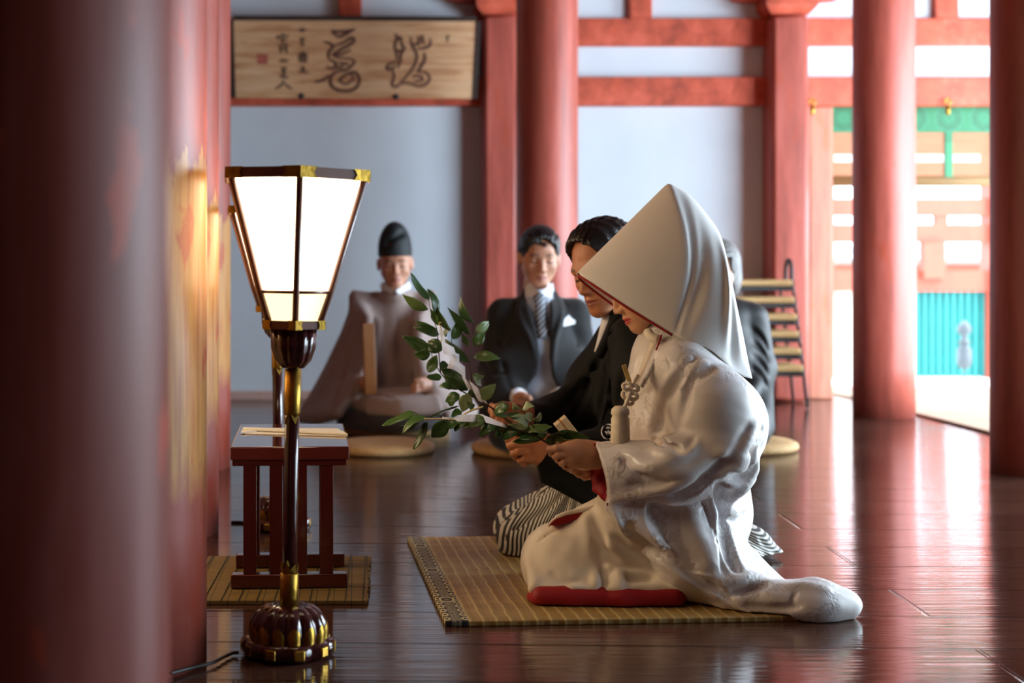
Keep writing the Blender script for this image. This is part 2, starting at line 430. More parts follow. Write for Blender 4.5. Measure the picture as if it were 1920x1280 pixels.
# horizontal beams and short struts on the back wall
for (za, zb, d) in ((Z8(200), Z8(147), .075), (Z8(88), Z8(37), .06)):
    trim(MB().b2(-2.5, 4.9, YB - d, YB + .02, za, zb, .008))
for px0, px1 in ((635, 678), (1178, 1220), (1748, 1792)):
    trim(MB().b2(X8(px0), X8(px1), YB - .05, YB + .02, Z8(38), Z8(-90), .006))
trim(MB().b2(-2.5, 4.9, YB - .08, YB + .02, Z8(-140), Z8(-90), .008))
def square_post(px0, px1, label):
    r = empty('wall_post', (X8((px0 + px1) / 2, 8.5), 8.5, 0), label, 'pillar', group='square posts of the back wall')
    w = X8(px1, 8.42) - X8(px0, 8.42); x = X8((px0 + px1) / 2, 8.5); zt = Z8(26, 8.42)
    MB().box((x, 8.52, zt / 2), (w, w, zt), bev=.028, seg=1).build('shaft', M_pillar, r)
    cb = MB(); c = w / 2
    prof = [(c + .0, zt), (c + .03, zt + .03), (c + .042, zt + .052), (c + .042, zt + .17)]
    cb.rings([[Vector((x + sx * q, 8.52 + sy * q, z)) for sx, sy in ((-1, -1), (1, -1), (1, 1), (-1, 1))] for q, z in prof], smooth=False)
    cb.build('capital_block', M_beam, r)
    ar = MB(); L = .34
    ar.prism([(x - L, 8.44, zt + .17), (x - L + .03, 8.44, zt + .10), (x - c - .05, 8.44, zt + .085), (x - c - .05, 8.44, zt + .17)], (0, .14, 0))
    ar.prism([(x + L, 8.44, zt + .17), (x + L - .03, 8.44, zt + .10), (x + c + .05, 8.44, zt + .085), (x + c + .05, 8.44, zt + .17)], (0, .14, 0))
    ar.b2(x - L, x + L, 8.44, 8.58, zt + .17, zt + .30)
    ar.build('bracket_arm', M_beam, r)
square_post(903, 970, 'square red wall post beside the hanging wooden signboard')
square_post(1438, 1510, 'square red wall post beside the stacked chairs and the green-edged blind')
r = MB().b2(X8(1512, 8.7), X8(1556, 8.7), 8.64, 8.80, 0, Z8(180), .012).build('door_jamb_post', mat_red('weathered_red_wood', (186, 118, 92), worn=.6))
tag(r, 'narrow weathered orange door post right behind the square post under the blind', 'pillar')
def round_pillar(x, y, r, label, mat, top=3.9, ent=.0, group=None):
    n = 15; prof = []
    for i in range(n + 1):
        z = top * i / n; prof.append((r * (1 + ent * (1 - (i / n)) ** 1.0), z))
    o = MB().lathe(prof, 48, (x, y, 0)).build('round_pillar', mat)
    return tag(o, label, 'pillar', group)
round_pillar((1025.5 - CX) * 7.6 / F, 7.6, .164, 'round red pillar standing behind the man in the black morning coat', M_pillar, ent=.01)
round_pillar((1657 - CX) * 7.59 / F, 7.59, .160, 'round red pillar on the right with the blind and doorway behind it', M_pillar, ent=.01)
round_pillar((1946 - CX) * 5.4 / F, 5.4, .168, 'dark round pillar cut off by the right edge of the picture', M_pillar, ent=.01)
LP = [(1.40, 322, .205, 'nearest blurred dark red pillar filling the left edge of the picture'),
      (2.76, 390, .2, 'second red pillar from the left with lamplight on its edge'),
      (4.14, 411, .2, 'third pillar in the left row, worn gold and red, behind the lantern table'),
      (5.56, 433, .2, 'farthest pillar of the left row against the white back wall')]
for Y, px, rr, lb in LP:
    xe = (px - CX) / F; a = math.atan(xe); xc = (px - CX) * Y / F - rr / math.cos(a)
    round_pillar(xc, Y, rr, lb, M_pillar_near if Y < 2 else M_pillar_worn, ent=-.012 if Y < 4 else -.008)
# ---------------------------------------------------------------- signboard
def sign():
    tl, tr, bl, br_ = W(438, 38, 8.37), W(893, 40, 8.37), W(442, 184, 8.44), W(886, 185, 8.44)
    nrm = (tr - tl).cross(bl - tl).normalized()
    if nrm.y > 0: nrm = -nrm
    r = empty('signboard', (tl + br_) / 2 + Vector((0, .08, -.2)), 'wide wooden signboard with dark brush writing hung high on the back wall', 'signboard')
    t = NT('sign_wood')
    a = t.noise(t.coord((.8, 9, 9)), 3, 6, .6, .6); b = t.noise(t.coord((1.6, 1, 5)), 2.2, 4)
    t.p(base=t.mix(t.math('MULTIPLY', b, .65), t.ramp(a, [(.3, lin(178, 122, 80)), (.5, lin(226, 182, 136)), (.7, lin(240, 208, 168))]), lin(172, 108, 66)), rough=.6)
    m = MB(); th = -nrm * .045
    m.prism([tl, tr, br_, bl], th); m.build('board', t.m, r)
    dk = simple('dark_sign_frame', (46, 28, 20), .6)
    m = MB()
    up = (tl - bl).normalized(); rt = (tr - tl).normalized()
    for p, q, d in ((tl, tr, up), (tl, bl, -rt), (tr, br_, rt)):
        m.prism([p + nrm * .006, q + nrm * .006, q + d * .028 + nrm * .006, p + d * .028 + nrm * .006], th * 1.5)
    m.build('frame', dk, r)
    def pt(px, py):
        s = (px - 438) / 455.; q = (py - 38) / 146.5
        return (tl * (1 - s) + tr * s) * (1 - q) + (bl * (1 - s) + br_ * s) * q + nrm * .0015
    A = lambda L: [(430 + x * .125, 30 + y * .125) for x, y in L]
    B = lambda L: [(660 + x * .125, 30 + y * .125) for x, y in L]
    def stroke(m, L, w):
        P = spline([pt(*q) for q in L], 5) if len(L) > 1 else [pt(*L[0])]
        n = len(P); l = []; rr = []
        for i, p in enumerate(P):
            d = (P[min(i + 1, n - 1)] - P[max(i - 1, 0)]).normalized(); s_ = d.cross(nrm).normalized()
            ww = w * (.55 + .45 * math.sin(math.pi * (i + .6) / (n + .2))) * 8.4 / F * .5
            l.append([m.bm.verts.new(p + s_ * ww + nrm * .0006 * (id(L) % 5)), m.bm.verts.new(p - s_ * ww + nrm * .0006 * (id(L) % 5))])
        for a_, b_ in zip(l, l[1:]): m._f((a_[0], a_[1], b_[1], b_[0]))
    ink = simple('brown_carved_ink', (92, 52, 40), .7, .2)
    m = MB()
    for L in ([(640, 270), (690, 300), (650, 430), (680, 560), (690, 650)], [(740, 290), (760, 420), (800, 470), (750, 560), (740, 680), (700, 770)],
              [(690, 680), (570, 715), (545, 790), (620, 775), (665, 735)], [(620, 790), (650, 900), (620, 1020), (690, 1055), (760, 1000)],
              [(890, 300), (910, 430), (965, 510), (990, 600), (960, 720), (880, 850), (760, 985)], [(1010, 290), (1010, 400), (930, 420)], [(1060, 270), (1085, 410)],
              [(1180, 320), (1185, 420), (1100, 470), (990, 480)], [(1100, 540), (1115, 640), (1060, 740), (1010, 830)],
              [(1000, 830), (1130, 840), (1195, 930), (1130, 1020), (1020, 1045), (850, 1000), (740, 1010)], [(920, 900), (1040, 895), (1085, 950), (960, 975)], [(660, 330), (760, 330)], [(660, 520), (750, 510)]):
        stroke(m, B(L), 5.4)
    m.build('large_character', ink, r)
    m = MB()
    for L in ([(1540, 220), (1640, 300), (1750, 265), (1890, 180)], [(1530, 215), (1700, 225), (1890, 190)], [(1420, 390), (1500, 400), (1560, 460), (1500, 530), (1490, 630)],
              [(1560, 440), (1700, 400), (1840, 320), (1875, 370), (1780, 440), (1640, 520), (1560, 590), (1700, 560), (1830, 500)], [(1490, 640), (1600, 700), (1560, 780), (1450, 760)],
              [(1600, 620), (1840, 640), (1880, 700), (1760, 800), (1600, 840), (1540, 900), (1520, 1000), (1600, 1095), (1750, 1125), (1900, 1085), (1965, 960), (1900, 840), (1780, 860), (1660, 960), (1760, 1015), (1870, 940), (1830, 860)],
              [(1500, 880), (1400, 960), (1280, 985)], [(1640, 700), (1800, 720)], [(1600, 770), (1720, 760)]):
        stroke(m, A(L), 5.8)
    m.build('large_character', ink, r)
    ik = simple('dark_ink', (84, 56, 38), .7, .2)
    for G in ([[(1030, 205), (1160, 200)], [(1095, 165), (1090, 245)]], [[(1060, 340), (1140, 340)], [(1090, 320), (1090, 430)], [(1060, 425), (1130, 425)]], [[(1040, 560), (1160, 555)], [(1050, 610), (1150, 610)], [(1100, 510), (1100, 690)], [(1040, 670), (1165, 680)], [(1050, 560), (1050, 670)], [(1150, 560), (1150, 670)]], [[(1100, 740), (1100, 830)], [(1030, 830), (1190, 840)], [(1060, 780), (1140, 780)]], [[(720, 305), (890, 290)], [(800, 255), (805, 300)], [(725, 300), (715, 340)], [(750, 350), (860, 345)], [(800, 345), (795, 400)]], [[(770, 425), (885, 430)], [(765, 430), (770, 560)], [(850, 430), (855, 565)], [(770, 490), (850, 490)]], [[(740, 672), (885, 672)], [(815, 635), (815, 690)]], [[(760, 785), (860, 780)], [(810, 765), (810, 905)], [(770, 840), (850, 840)], [(740, 900), (880, 920)]], [[(810, 955), (770, 1035), (670, 1090)], [(820, 1010), (870, 1060), (930, 1095)]]):
        m = MB()
        for L in G: stroke(m, A(L), 4.2)
        m.build('small_character', ik, r)
    m = MB(); stroke(m, B([(1420, 285), (1480, 285)]), 3); stroke(m, B([(1445, 280), (1440, 385)]), 3); m.build('small_character', ik, r)
    m = MB(); c = [(400, 560), (570, 565), (565, 720), (405, 715)]
    m.prism([pt(*q) for q in A(c)], -nrm * .001)
    m.build('seal', simple('faded_red_seal', (176, 92, 74), .7, .2, 30), r)
    for q in (A([(1075, 1200)])[0], B([(690, 1210)])[0]):
        p = pt(*q); MB().lathe([(.0001, -.02), (.018, -.02), (.018, .0), (.008, .012), (.0001, .013)], 12).build('bolt', M_iron, r, local=True).matrix_basis = Matrix.Translation(p - Vector(r.location)) @ nrm.to_track_quat('Z', 'Y').to_matrix().to_4x4()
sign()
# ---------------------------------------------------------------- blind in the doorway
def blind():
    x0, x1, y = X8(1514, 8.72), 4.7, 8.72; zt, zh, zb = Z8(195, y), Z8(248, y), Z8(330, y)
    r = empty('bamboo_blind', ((x0 + x1) / 2, y, zb), 'bamboo blind with green patterned border hanging at the top of the doorway', 'blind')
    t = NT('green_brocade')
    sx = (1778 - 1700) * y / F
    tc = t.node('ShaderNodeTexCoord'); mp = t.node('ShaderNodeMapping'); t.l.new(tc.outputs['Object'], mp.inputs[0])
    sp = t.node('ShaderNodeSeparateXYZ'); t.l.new(mp.outputs[0], sp.inputs[0])
    mp.inputs['Location'].default_value = (-(X8(1778, y) - (x0 + x1) / 2) / .215, 0, -((zt + zh) / 2 - zb) / .215); mp.inputs['Scale'].default_value = (1 / .215, 1, 1 / .215)
    fx = t.math('SUBTRACT', t.math('FRACT', t.math('ADD', sp.outputs[0], .5)), .5)
    d = t.math('SQRT', t.math('ADD', t.math('MULTIPLY', fx, fx), t.math('MULTIPLY', sp.outputs[2], sp.outputs[2])))
    pet = t.math('ADD', d, t.math('MULTIPLY', t.math('SINE', t.math('MULTIPLY', t.math('ARCTAN2', sp.outputs[2], fx), 8)), .02))
    n = t.noise(t.coord((1, 1, 1)), 40, 3)
    c = t.ramp(pet, [(.0, lin(14, 84, 52)), (.1, lin(36, 128, 84)), (.2, lin(16, 96, 58)), (.3, lin(18, 98, 60)), (.34, lin(10, 70, 44)), (.38, lin(50, 140, 98)), (.42, lin(20, 112, 68)), (.6, lin(22, 116, 70)), (.64, lin(12, 80, 48)), (.7, lin(40, 134, 88))])
    c = t.mix(.25, c, t.ramp(n, [(.3, lin(20, 110, 66)), (.7, lin(44, 136, 92))]))
    t.p(base=c, rough=.55)
    MB().b2(x0, x1, y - .012, y + .012, zh, zt).build('brocade_border', t.m, r)
    MB().b2(x0, x0 + .02, y - .014, y + .014, zb - .05, zh).build('edge_binding', t.m, r)
    for px in (1778,): MB().b2(X8(px - 7, y), X8(px + 7, y), y - .014, y + .014, zb - .04, zh).build('centre_binding', t.m, r)
    t = NT('split_bamboo'); 
    a = t.noise(t.coord((1.5, 1, 90)), 3, 3)
    t.p(base=t.ramp(a, [(.3, lin(150, 122, 82)), (.7, lin(190, 160, 116))]), rough=.6)
    tr = t.node('ShaderNodeBsdfTranslucent', {'Color': lin(186, 156, 116)})
    mx = t.node('ShaderNodeMixShader', {'Fac': .35}); t.l.new(t.b.outputs[0], mx.inputs[1]); t.l.new(tr.outputs[0], mx.inputs[2]); t.l.new(mx.outputs[0], t.out.inputs[0])
    m = MB(); n = 54
    for i in range(n):
        z = zb + (zh - zb) * (i + .5) / n; m.b2(x0 + .02, x1, y - .002, y + .002, z - (zh - zb) / n * .34, z + (zh - zb) / n * .34)
    m.build('slats', t.m, r)
    m = MB()
    m.tube([(x0 + .005, y + .01, zb - .03), (x1, y + .01, zb - .03)], .034, 14); m.build('bottom_roll', t.m, r)
    for px in (1523, 1777):
        x = X8(px, 8.5); z = Z8(201, 8.5)
        g = MB(); g.tube([Vector((x + .016 * math.cos(a), 8.50, z + .03 + .02 * math.sin(a))) for a in np.linspace(-2.2, 3.6, 12)], .006, 8)
        g.lathe([(.001, -.05), (.012, -.04), (.016, -.015), (.008, .012), (.001, .014)], 12, (x, 8.5, z)); g.build('gold_hook', M_gold, r)
blind()
# ---------------------------------------------------------------- outside
M_sun = simple('pale_courtyard_gravel', (214, 206, 192), .9, .06, 6)
setting(MB().b2(-8, 26, 9.35, 40, -.45, -.34).build('ground_outside', M_sun))
def outside():
    Y = 13.0; q = lambda px: (px - CX) * Y / F; z = lambda py: CH - (py - HY) * Y / F
    r = empty('gate_building', (4.9, Y, -.34), 'red-framed gate building with a teal slatted door across the bright courtyard', 'building')
    mr = simple('outdoor_vermilion', (196, 88, 68), .6, .06); mt = simple('teal_painted_boards', (36, 140, 138), .5, .06)  # even vermilion paint and teal board paint
    mw = simple('gate_white_wall', (232, 230, 224), .8, .03); mg = simple('grey_bark_roof', (150, 152, 160), .8, .08)
    for x0, x1, nm in ((q(1545), q(1558), 'post'), (q(1628), q(1690), 'post'), (q(1847), q(1864), 'post')): MB().b2(x0, x1, Y - .1, Y + .12, -.34, 2.4).build(nm, mr, r)
    for a, b in ((405, 372), (455, 420), (345, 304), (289, 190), (546, 507)): MB().b2(q(1540), q(1990), Y - .06, Y + .06, z(a), z(b)).build('beam', mr, r)
    MB().b2(q(1722), q(1762), Y - .14, Y - .02, z(522), z(455)).build('bracket_block', mr, r)
    MB().b2(q(1640), q(1700), Y - .05, Y + .05, z(420), z(404)).build('bracket_block', mr, r)
    MB().b2(q(1752), q(1774), Y - .05, Y + .05, z(420), z(404)).build('bracket_block', mr, r)
    MB().b2(q(1557), q(1640), Y + .02, Y + .06, -.34, z(540)).build('plaster_panel', mw, r)
    m = MB(); x = q(1690); 
    m.b2(q(1690), q(1846), Y + .03, Y + .06, z(706), z(546))
    while x < q(1843): m.b2(x, x + .035, Y, Y + .05, z(706), z(546)); x += .066
    m.build('slatted_door', mt, r)
    MB().b2(q(1550), q(1990), Y - .12, Y + .3, -.34, z(708)).build('stone_plinth', mw, r)
    MB().b2(q(1550), q(1990), Y - .18, Y - .1, z(729), z(724)).build('red_step', mr, r)
    r2 = empty('far_building', (8., 21, -.34), 'grey-roofed building far behind the gate beams', 'building')
    Y = 21.0
    m = MB(); m.prism([(5.5, Y, z(478)), (5.5, Y - .8, z(480)), (5.5, Y + 1., z(460)), ], (6, 0, 0)); m.build('roof', mg, r2)
    MB().b2(5.6, 11.5, Y + .1, Y + .5, -.34, z(482)).build('wall', mw, r2)
    MB().b2(5.6, 11.5, Y, Y + .12, z(515), z(495)).build('beam', mr, r2)
    # bronze finial post
    Y = 10.2; s = Y / F; x = (1808 - CX) * s; zz = lambda py: CH - (py - HY) * s
    prof = [(2, 742), (2, 692), (9, 690), (13, 678), (13, 655), (9, 650), (7, 645), (12, 642), (8, 638), (5, 630), (12, 622), (12, 612), (6, 605), (1, 600)]
    o = MB().lathe([(a * s, zz(b)) for a, b in prof], 20, (x, Y, 0)).build('finial_post', simple('weathered_bronze', (92, 98, 104), .5, .1))
    tag(o, 'grey bulb-topped finial post standing outside the doorway', 'post')
outside()
# ---------------------------------------------------------------- runner by the doorway
t = NT('beige_runner_weave'); w_ = t.noise(t.coord((60, 8, 1)), 3, 2); st = t.noise(t.coord((.2, 3.2, 1)), 2.4, 2)
t.p(base=t.mix(st, t.ramp(w_, [(.3, lin(176, 146, 118)), (.7, lin(204, 176, 146))]), lin(160, 124, 98)), rough=.8)
o = MB().b2(2.86, 4.5, 4.2, 9.25, .0005, .014, .004).build('floor_runner', t.m)
tag(o, 'beige woven runner on the floor in front of the doorway', 'rug')
# ---------------------------------------------------------------- daylight
w = bpy.data.worlds.new('sky'); SC.world = w; w.use_nodes = True
bg = w.node_tree.nodes['Background']; bg.inputs[0].default_value = (.70, .87, 1.0, 1); bg.inputs[1].default_value = 2.7
def sun(name, energy, rot, col, ang=.01):
    d = bpy.data.lights.new(name, 'SUN'); d.energy = energy; d.angle = ang; d.color = col
    o = bpy.data.objects.new(name, d); COL.objects.link(o); o.rotation_euler = rot; return o
d = Vector((-.42, .35, -.85))
sun('sun', 1.1, d.to_track_quat('-Z', 'Y').to_euler(), (1, .93, .82))
def area(name, loc, aim, size, energy, col):
    d = bpy.data.lights.new(name, 'AREA'); d.shape = 'RECTANGLE'; d.size, d.size_y = size; d.energy = energy; d.color = col
    o = bpy.data.objects.new(name, d); COL.objects.link(o); o.location = loc
    o.rotation_euler = (Vector(aim) - Vector(loc)).to_track_quat('-Z', 'Y').to_euler(); return o
area('added_daylight_fill', (4.80, 5.4, 1.3), (-.4, 8.2, 1.2), (4.0, 1.8), 115, (.74, .87, 1.0))  # lamp added at the open side to boost daylight on wall and robe
area('added_warm_fill', (-1.7, 3.45, 1.3), (.8, 3.4, .6), (.9, .7), 7, (1.0, .70, .38))  # unseen warm lamp added to light the couple from the left
# ---------------------------------------------------------------- camera
cd = bpy.data.cameras.new('camera'); cam = bpy.data.objects.new('camera', cd); COL.objects.link(cam); SC.camera = cam
cam.location = (0, 0, CH); cam.rotation_euler = (math.pi / 2, 0, 0)
cd.sensor_width = 36; cd.lens = F / 1920 * 36; cd.shift_x = (960 - CX) / 1920; cd.shift_y = -(640 - HY) / 1920
cd.clip_start = .05; cd.dof.use_dof = True; cd.dof.focus_distance = 3.25; cd.dof.aperture_fstop = 2.8
SC.view_settings.view_transform = 'Standard'; SC.view_settings.look = 'None'; SC.view_settings.gamma = 1.0
SC.view_settings.use_curve_mapping = False; SC.view_settings.exposure = 1.68
SC.cycles.use_denoising = True
SC.cycles.max_bounces = 8; SC.cycles.sample_clamp_indirect = 8.0
# ================================================================ lanterns, tray table, mats
def lamp():
    s = 2.80 / F                                     # metres per picture pixel at the near lantern
    r = empty('standing_lantern', (0, 0, 0), 'near', 'lantern')
    ph = math.radians(6.1)
    def hexr(R, z, n=6): return [Vector((R * math.sin(ph + k * math.pi / 3), -R * math.cos(ph + k * math.pi / 3), z)) for k in range(n)]
    zt, z2, z3, zb = .928, .712, .656, .640
    R1, R2, R3 = .146, .079, .058
    em = NT('lit_paper'); g = em.coord((1, 1, 1)); sp = em.node('ShaderNodeSeparateXYZ'); em.l.new(g, sp.inputs[0])
    em.p(base=lin(250, 240, 220), rough=.8, em=(1.0, .80, .52, 1), ems=2.6)
    e2 = NT('lit_paper_low'); e2.p(base=lin(240, 225, 180), rough=.8, em=(1.0, .76, .40, 1), ems=.62)
    def pane(a0, a1, mat, nm):
        for k in range(6):
            m = MB(); j = (k + 1) % 6
            q = [a0[k], a0[j], a1[j], a1[k]]
            c = (a0[k] + a0[j]) / 2; n = Vector((c.x, c.y, 0)).normalized() * .002
            m.prism(q, -n); m.build(nm, mat, r, True)
    pane(hexr(R2 - .003, z2), hexr(R1 - .003, zt), em.m, 'paper_pane'); pane(hexr(R3 - .003, z3), hexr(R2 - .003, z2), e2.m, 'lower_paper_pane')
    fr = simple('brown_lacquer_frame', (118, 76, 64), .35, .1, coat=.3)
    m = MB()
    for a, b, c in zip(hexr(R3, z3), hexr(R2, z2), hexr(R1, zt)): m.tube([a, b, c], .0068, 6)
    for h in (hexr(R2, z2),):
        for k in range(6): m.tube([h[k], h[(k + 1) % 6]], .0036, 6)
    m.build('frame_bars', fr, r, True)
    def ring(R, za, zb_, nm, th=.018):
        m = MB(); a, b = hexr(R, za), hexr(R, zb_); c, d = hexr(R - th, za), hexr(R - th, zb_)
        V = [[m.bm.verts.new(p) for p in L] for L in (a, b, d, c)]
        for u, v in zip(V, V[1:] + V[:1]):
            for k in range(6): m._f((u[k], u[(k + 1) % 6], v[(k + 1) % 6], v[k]))
        o = m.build(nm, fr, r, True)
        for k in range(6):                          # gilt corner fittings
            p = hexr(R + .0015, 0)[k]; z0, z1 = min(za, zb_) - .001, max(za, zb_) + .001; m = MB()
            for j in ((k + 1) % 6, (k - 1) % 6):
                q = hexr(R + .0015, 0)[j]; e = (q - p).normalized(); L = R * .24
                out = Vector(((p + q) / 2).xy.to_3d()).normalized() * .0015
                zm = (z0 + z1) / 2
                m.prism([p + Vector((0, 0, z0)), p + e * L + Vector((0, 0, z0)), p + e * L * .8 + Vector((0, 0, zm)), p + e * L + Vector((0, 0, z1)), p + Vector((0, 0, z1))], out)
            m.build('corner_fitting', M_gold, o, True)
    ring(R1 + .012, zt, zt + .020, 'top_rim'); ring(R3 + .009, zb, zb + .016, 'bottom_rim', .06)
    m = MB(); m.lathe([(.001, .560), (.022, .562), (.036, .578), (.044, .602), (.046, .640), (.001, .641)], 64, lobes=12, amp=.10); m.build('lotus_cup', M_lacq2, r, True)
    m = MB(); m.lathe([(.0145, .06), (.0145, .56)], 24); m.build('pole', M_lacq2, r, True)
    m = MB(); m.lathe([(.0152, .470), (.0165, .475), (.0165, .560), (.001, .561)], 24)
    for k in range(4):
        a = k * math.pi / 2 + .5
        m.prism([Vector((.0166 * math.cos(a + t), .0166 * math.sin(a + t), z)) for t, z in ((-.7, .476), (.7, .476), (.0, .452))], (-.002 * math.cos(a), -.002 * math.sin(a), 0))
    m.build('gilt_sleeve', M_gold, r, True)
    m = MB(); m.lathe([(.0182, .085), (.0182, .158), (.0150, .160)], 24)
    for k in range(4):
        a = k * math.pi / 2 + .2
        m.prism([Vector((.0183 * math.cos(a + t), .0183 * math.sin(a + t), z)) for t, z in ((-.75, .157), (.75, .157), (.55, .18), (0, .168), (-.55, .18))], (-.003 * math.cos(a), -.003 * math.sin(a), 0))
    m.build('gilt_sleeve', M_gold, r, True)
    prof = [(.077, .034), (.078, .05), (.075, .066), (.066, .083), (.05, .094), (.03, .098), (.016, .096)]
    m = MB(); m.lathe(prof, 96, lobes=14, amp=.13); d = m.build('lotus_base', M_lacq2, r, True)
    m = MB()                                          # gilt petal tips over the lower half of the dome
    for k in range(14):
        a0 = 2 * math.pi * k / 14; R = []
        for i in range(6):
            q = i / 5; row = []
            for j in range(9):
                t = (j / 8 - .5); z = .032 + (.040 * (1 - (2 * abs(t)) ** 2.2) * .55 + .012) * q
                rr = np.interp(z, [p[1] for p in prof], [p[0] for p in prof]); am = 1 - .13 * (1 - abs(math.cos((t) * math.pi)) ** .7)
                row.append(Vector(((rr * am + .0012) * math.cos(a0 + t * .43), (rr * am + .0012) * math.sin(a0 + t * .43), z)))
            R.append(row)
        m.grid(R)
    m.build('gilt_petals', M_gold, d, True)
    m = MB()
    m.lathe([(.001, 0), (.080, 0), (.090, .006), (.093, .018), (.090, .030), (.08, .034), (.001, .035)], 96, lobes=10, amp=.10); pl = m.build('base_plate', M_lacq2, r, True)
    for k in range(10):
        a = 2 * math.pi * (k + .0) / 10
        m = MB(); m.box((.0905 * math.cos(a), .0905 * math.sin(a), .018), (.006, .020, .02), Euler((0, 0, a)), .003); m.build('gilt_fitting', M_gold, pl, True)
    return r
LAMP = lamp()
LAMP.location = ((540 - CX) * 2.80 / F, 2.80, 0); LAMP.rotation_euler = (0, math.radians(1.0), 0)
LAMP['label'] = 'lit paper lantern on a maroon pole with a gilt lotus base, nearest the camera'; LAMP['group'] = 'paired standing lanterns'
L2 = copy_tree(LAMP); L2.location = ((523 - CX) * 4.2 / F, 4.2, 0); L2.rotation_euler = (0, math.radians(-.6), 0.02)
L2['label'] = 'farther standing lantern behind the red tray table, mostly hidden by the nearer lantern'
def cable(name, P, label):
    o = MB().tube(spline(P, 8), .0035, 8).build(name, M_black); tag(o, label, 'cable')
cable('power_cable', [W(447, 1223, 2.78), W(436, 1224, 2.78), W(420, 1231, 2.75), W(395, 1243, 2.70), W(350, 1254, 2.66), W(320, 1262, 2.62)], 'black cable trailing from the near lantern base past the red pillar')
o = MB().tube([Vector((-.46, 4.28, .004)), Vector((-.43, 4.28, .004)), Vector((-.40, 4.25, .004))], .004, 8).build('power_cable', M_black)
tag(o, 'short black cable on the floor left of the farther lantern base', 'cable')
# ---------------------------------------------------------------- tray table (eight legs on two runners)
def table():
    ya, yb = 3.335, 3.86; s = ya / F
    xl, xr = (421 - CX) * s, (643 - CX) * s; xc = (xl + xr) / 2; w = xr - xl
    r = empty('offering_table', (xc, (ya + yb) / 2, .012), 'low dark red lacquer table with slatted legs standing on a bamboo mat', 'table', rz=.055)
    r.rotation_euler = (0, 0, .055); y0, y1 = -(yb - ya) / 2, (yb - ya) / 2
    b = lambda m: m
    MB().b2(-w / 2, w / 2, y0, y1, .300, .331, .003).build('table_top', M_lacqtop, r, True)
    MB().b2(-w / 2 + .004, w / 2 - .006, y0 + .004, y1 - .004, .286, .300, .002).build('apron', M_lacq, r, True)
    for yy, yr in ((y0 + .018, 0), (y0 + .255, 1)):
        MB().b2(-w / 2 + .001, w / 2 - .004, yy - .018, yy + .018, 0, .032, .003).build('runner', M_lacq, r, True)
        for px in (457, 506, 552, 601):
            x = (px - CX) * s - xc
            MB().b2(x - .0155, x + .0155, yy - .012, yy + .012, .032, .287, .002).build('leg', M_lacq, r, True)
    # folded paper lying on the table
    paper = simple('cream_folded_paper', (236, 230, 214), .7, .03)
    Rm = mat4(r); z = .3435
    e = empty('paper_packet', Vector((xc, (ya + yb) / 2, z)), 'long folded cream paper packet lying across the red lacquer table', 'paper', rz=.055)
    xa, xb, yk = -w / 2 + .012, w / 2 + .003, .06
    MB().prism([(xa, yk + .09, 0), (xa + .01, yk - .05, 0), (xb, yk - .12, 0), (xb - .02, yk + .06, 0)], (0, 0, .0016)).build('lower_sheet', paper, e, True)
    m = MB(); m.prism([(xa, yk + .05, .004), (xa + .005, yk + .01, .004), (xb, yk - .115, .003), (xb - .012, yk - .04, .003)], (0, 0, .0035)); m.build('folded_strip', paper, e, True)
    m = MB(); m.prism([(xa + .0, yk + .02, .001), (xa + .04, yk - .01, .001), (xa + .0, yk - .055, .001)], (0, 0, .004)); m.build('folded_end', paper, e, True)
table()
t = NT('bamboo_slats'); v = t.coord((1, 1, 1)); sp = t.node('ShaderNodeSeparateXYZ'); t.l.new(v, sp.inputs[0])
a = t.noise(t.coord((1.2, 60, 1)), 4, 3)
th = t.math('LESS_THAN', t.math('FRACT', t.math('MULTIPLY', sp.outputs[0], 25)), .045)
t.p(base=t.mix(th, t.ramp(a, [(.3, lin(98, 76, 38)), (.7, lin(146, 118, 62))]), lin(46, 44, 28)), rough=.55)
t.bump(t.math('FRACT', t.math('MULTIPLY', sp.outputs[1], 110)), .5, .003)
def bmat():
    r = empty('bamboo_mat', (-.16, 3.5, 0), 'small bamboo slat mat on the floor under the red table', 'mat', rz=.02)
    m = MB(); y0, y1 = fl(1134), fl(1049); n = 34; s = 3.25 / F
    x1 = (690 - CX) * y0 / F
    R = random.Random(3)
    for i in range(n):
        ya = y0 + (y1 - y0) * i / n; q = R.uniform(-.004, .004)
        m.b2(-.46, x1 + q, ya + .0008, ya + (y1 - y0) / n - .0006, .001, .010, .0012)
    m.build('slats', t.m, r)
    m = MB()
    for k in range(15):
        x = x1 - .012 - k * .04
        m.tube([(x, y0 - .002, .006), (x, y0, .0115), (x, y1, .0115), (x, y1 + .002, .006)], .0011, 5)
    m.build('binding_thread', simple('dark_green_thread', (44, 50, 32), .8), r)
bmat()
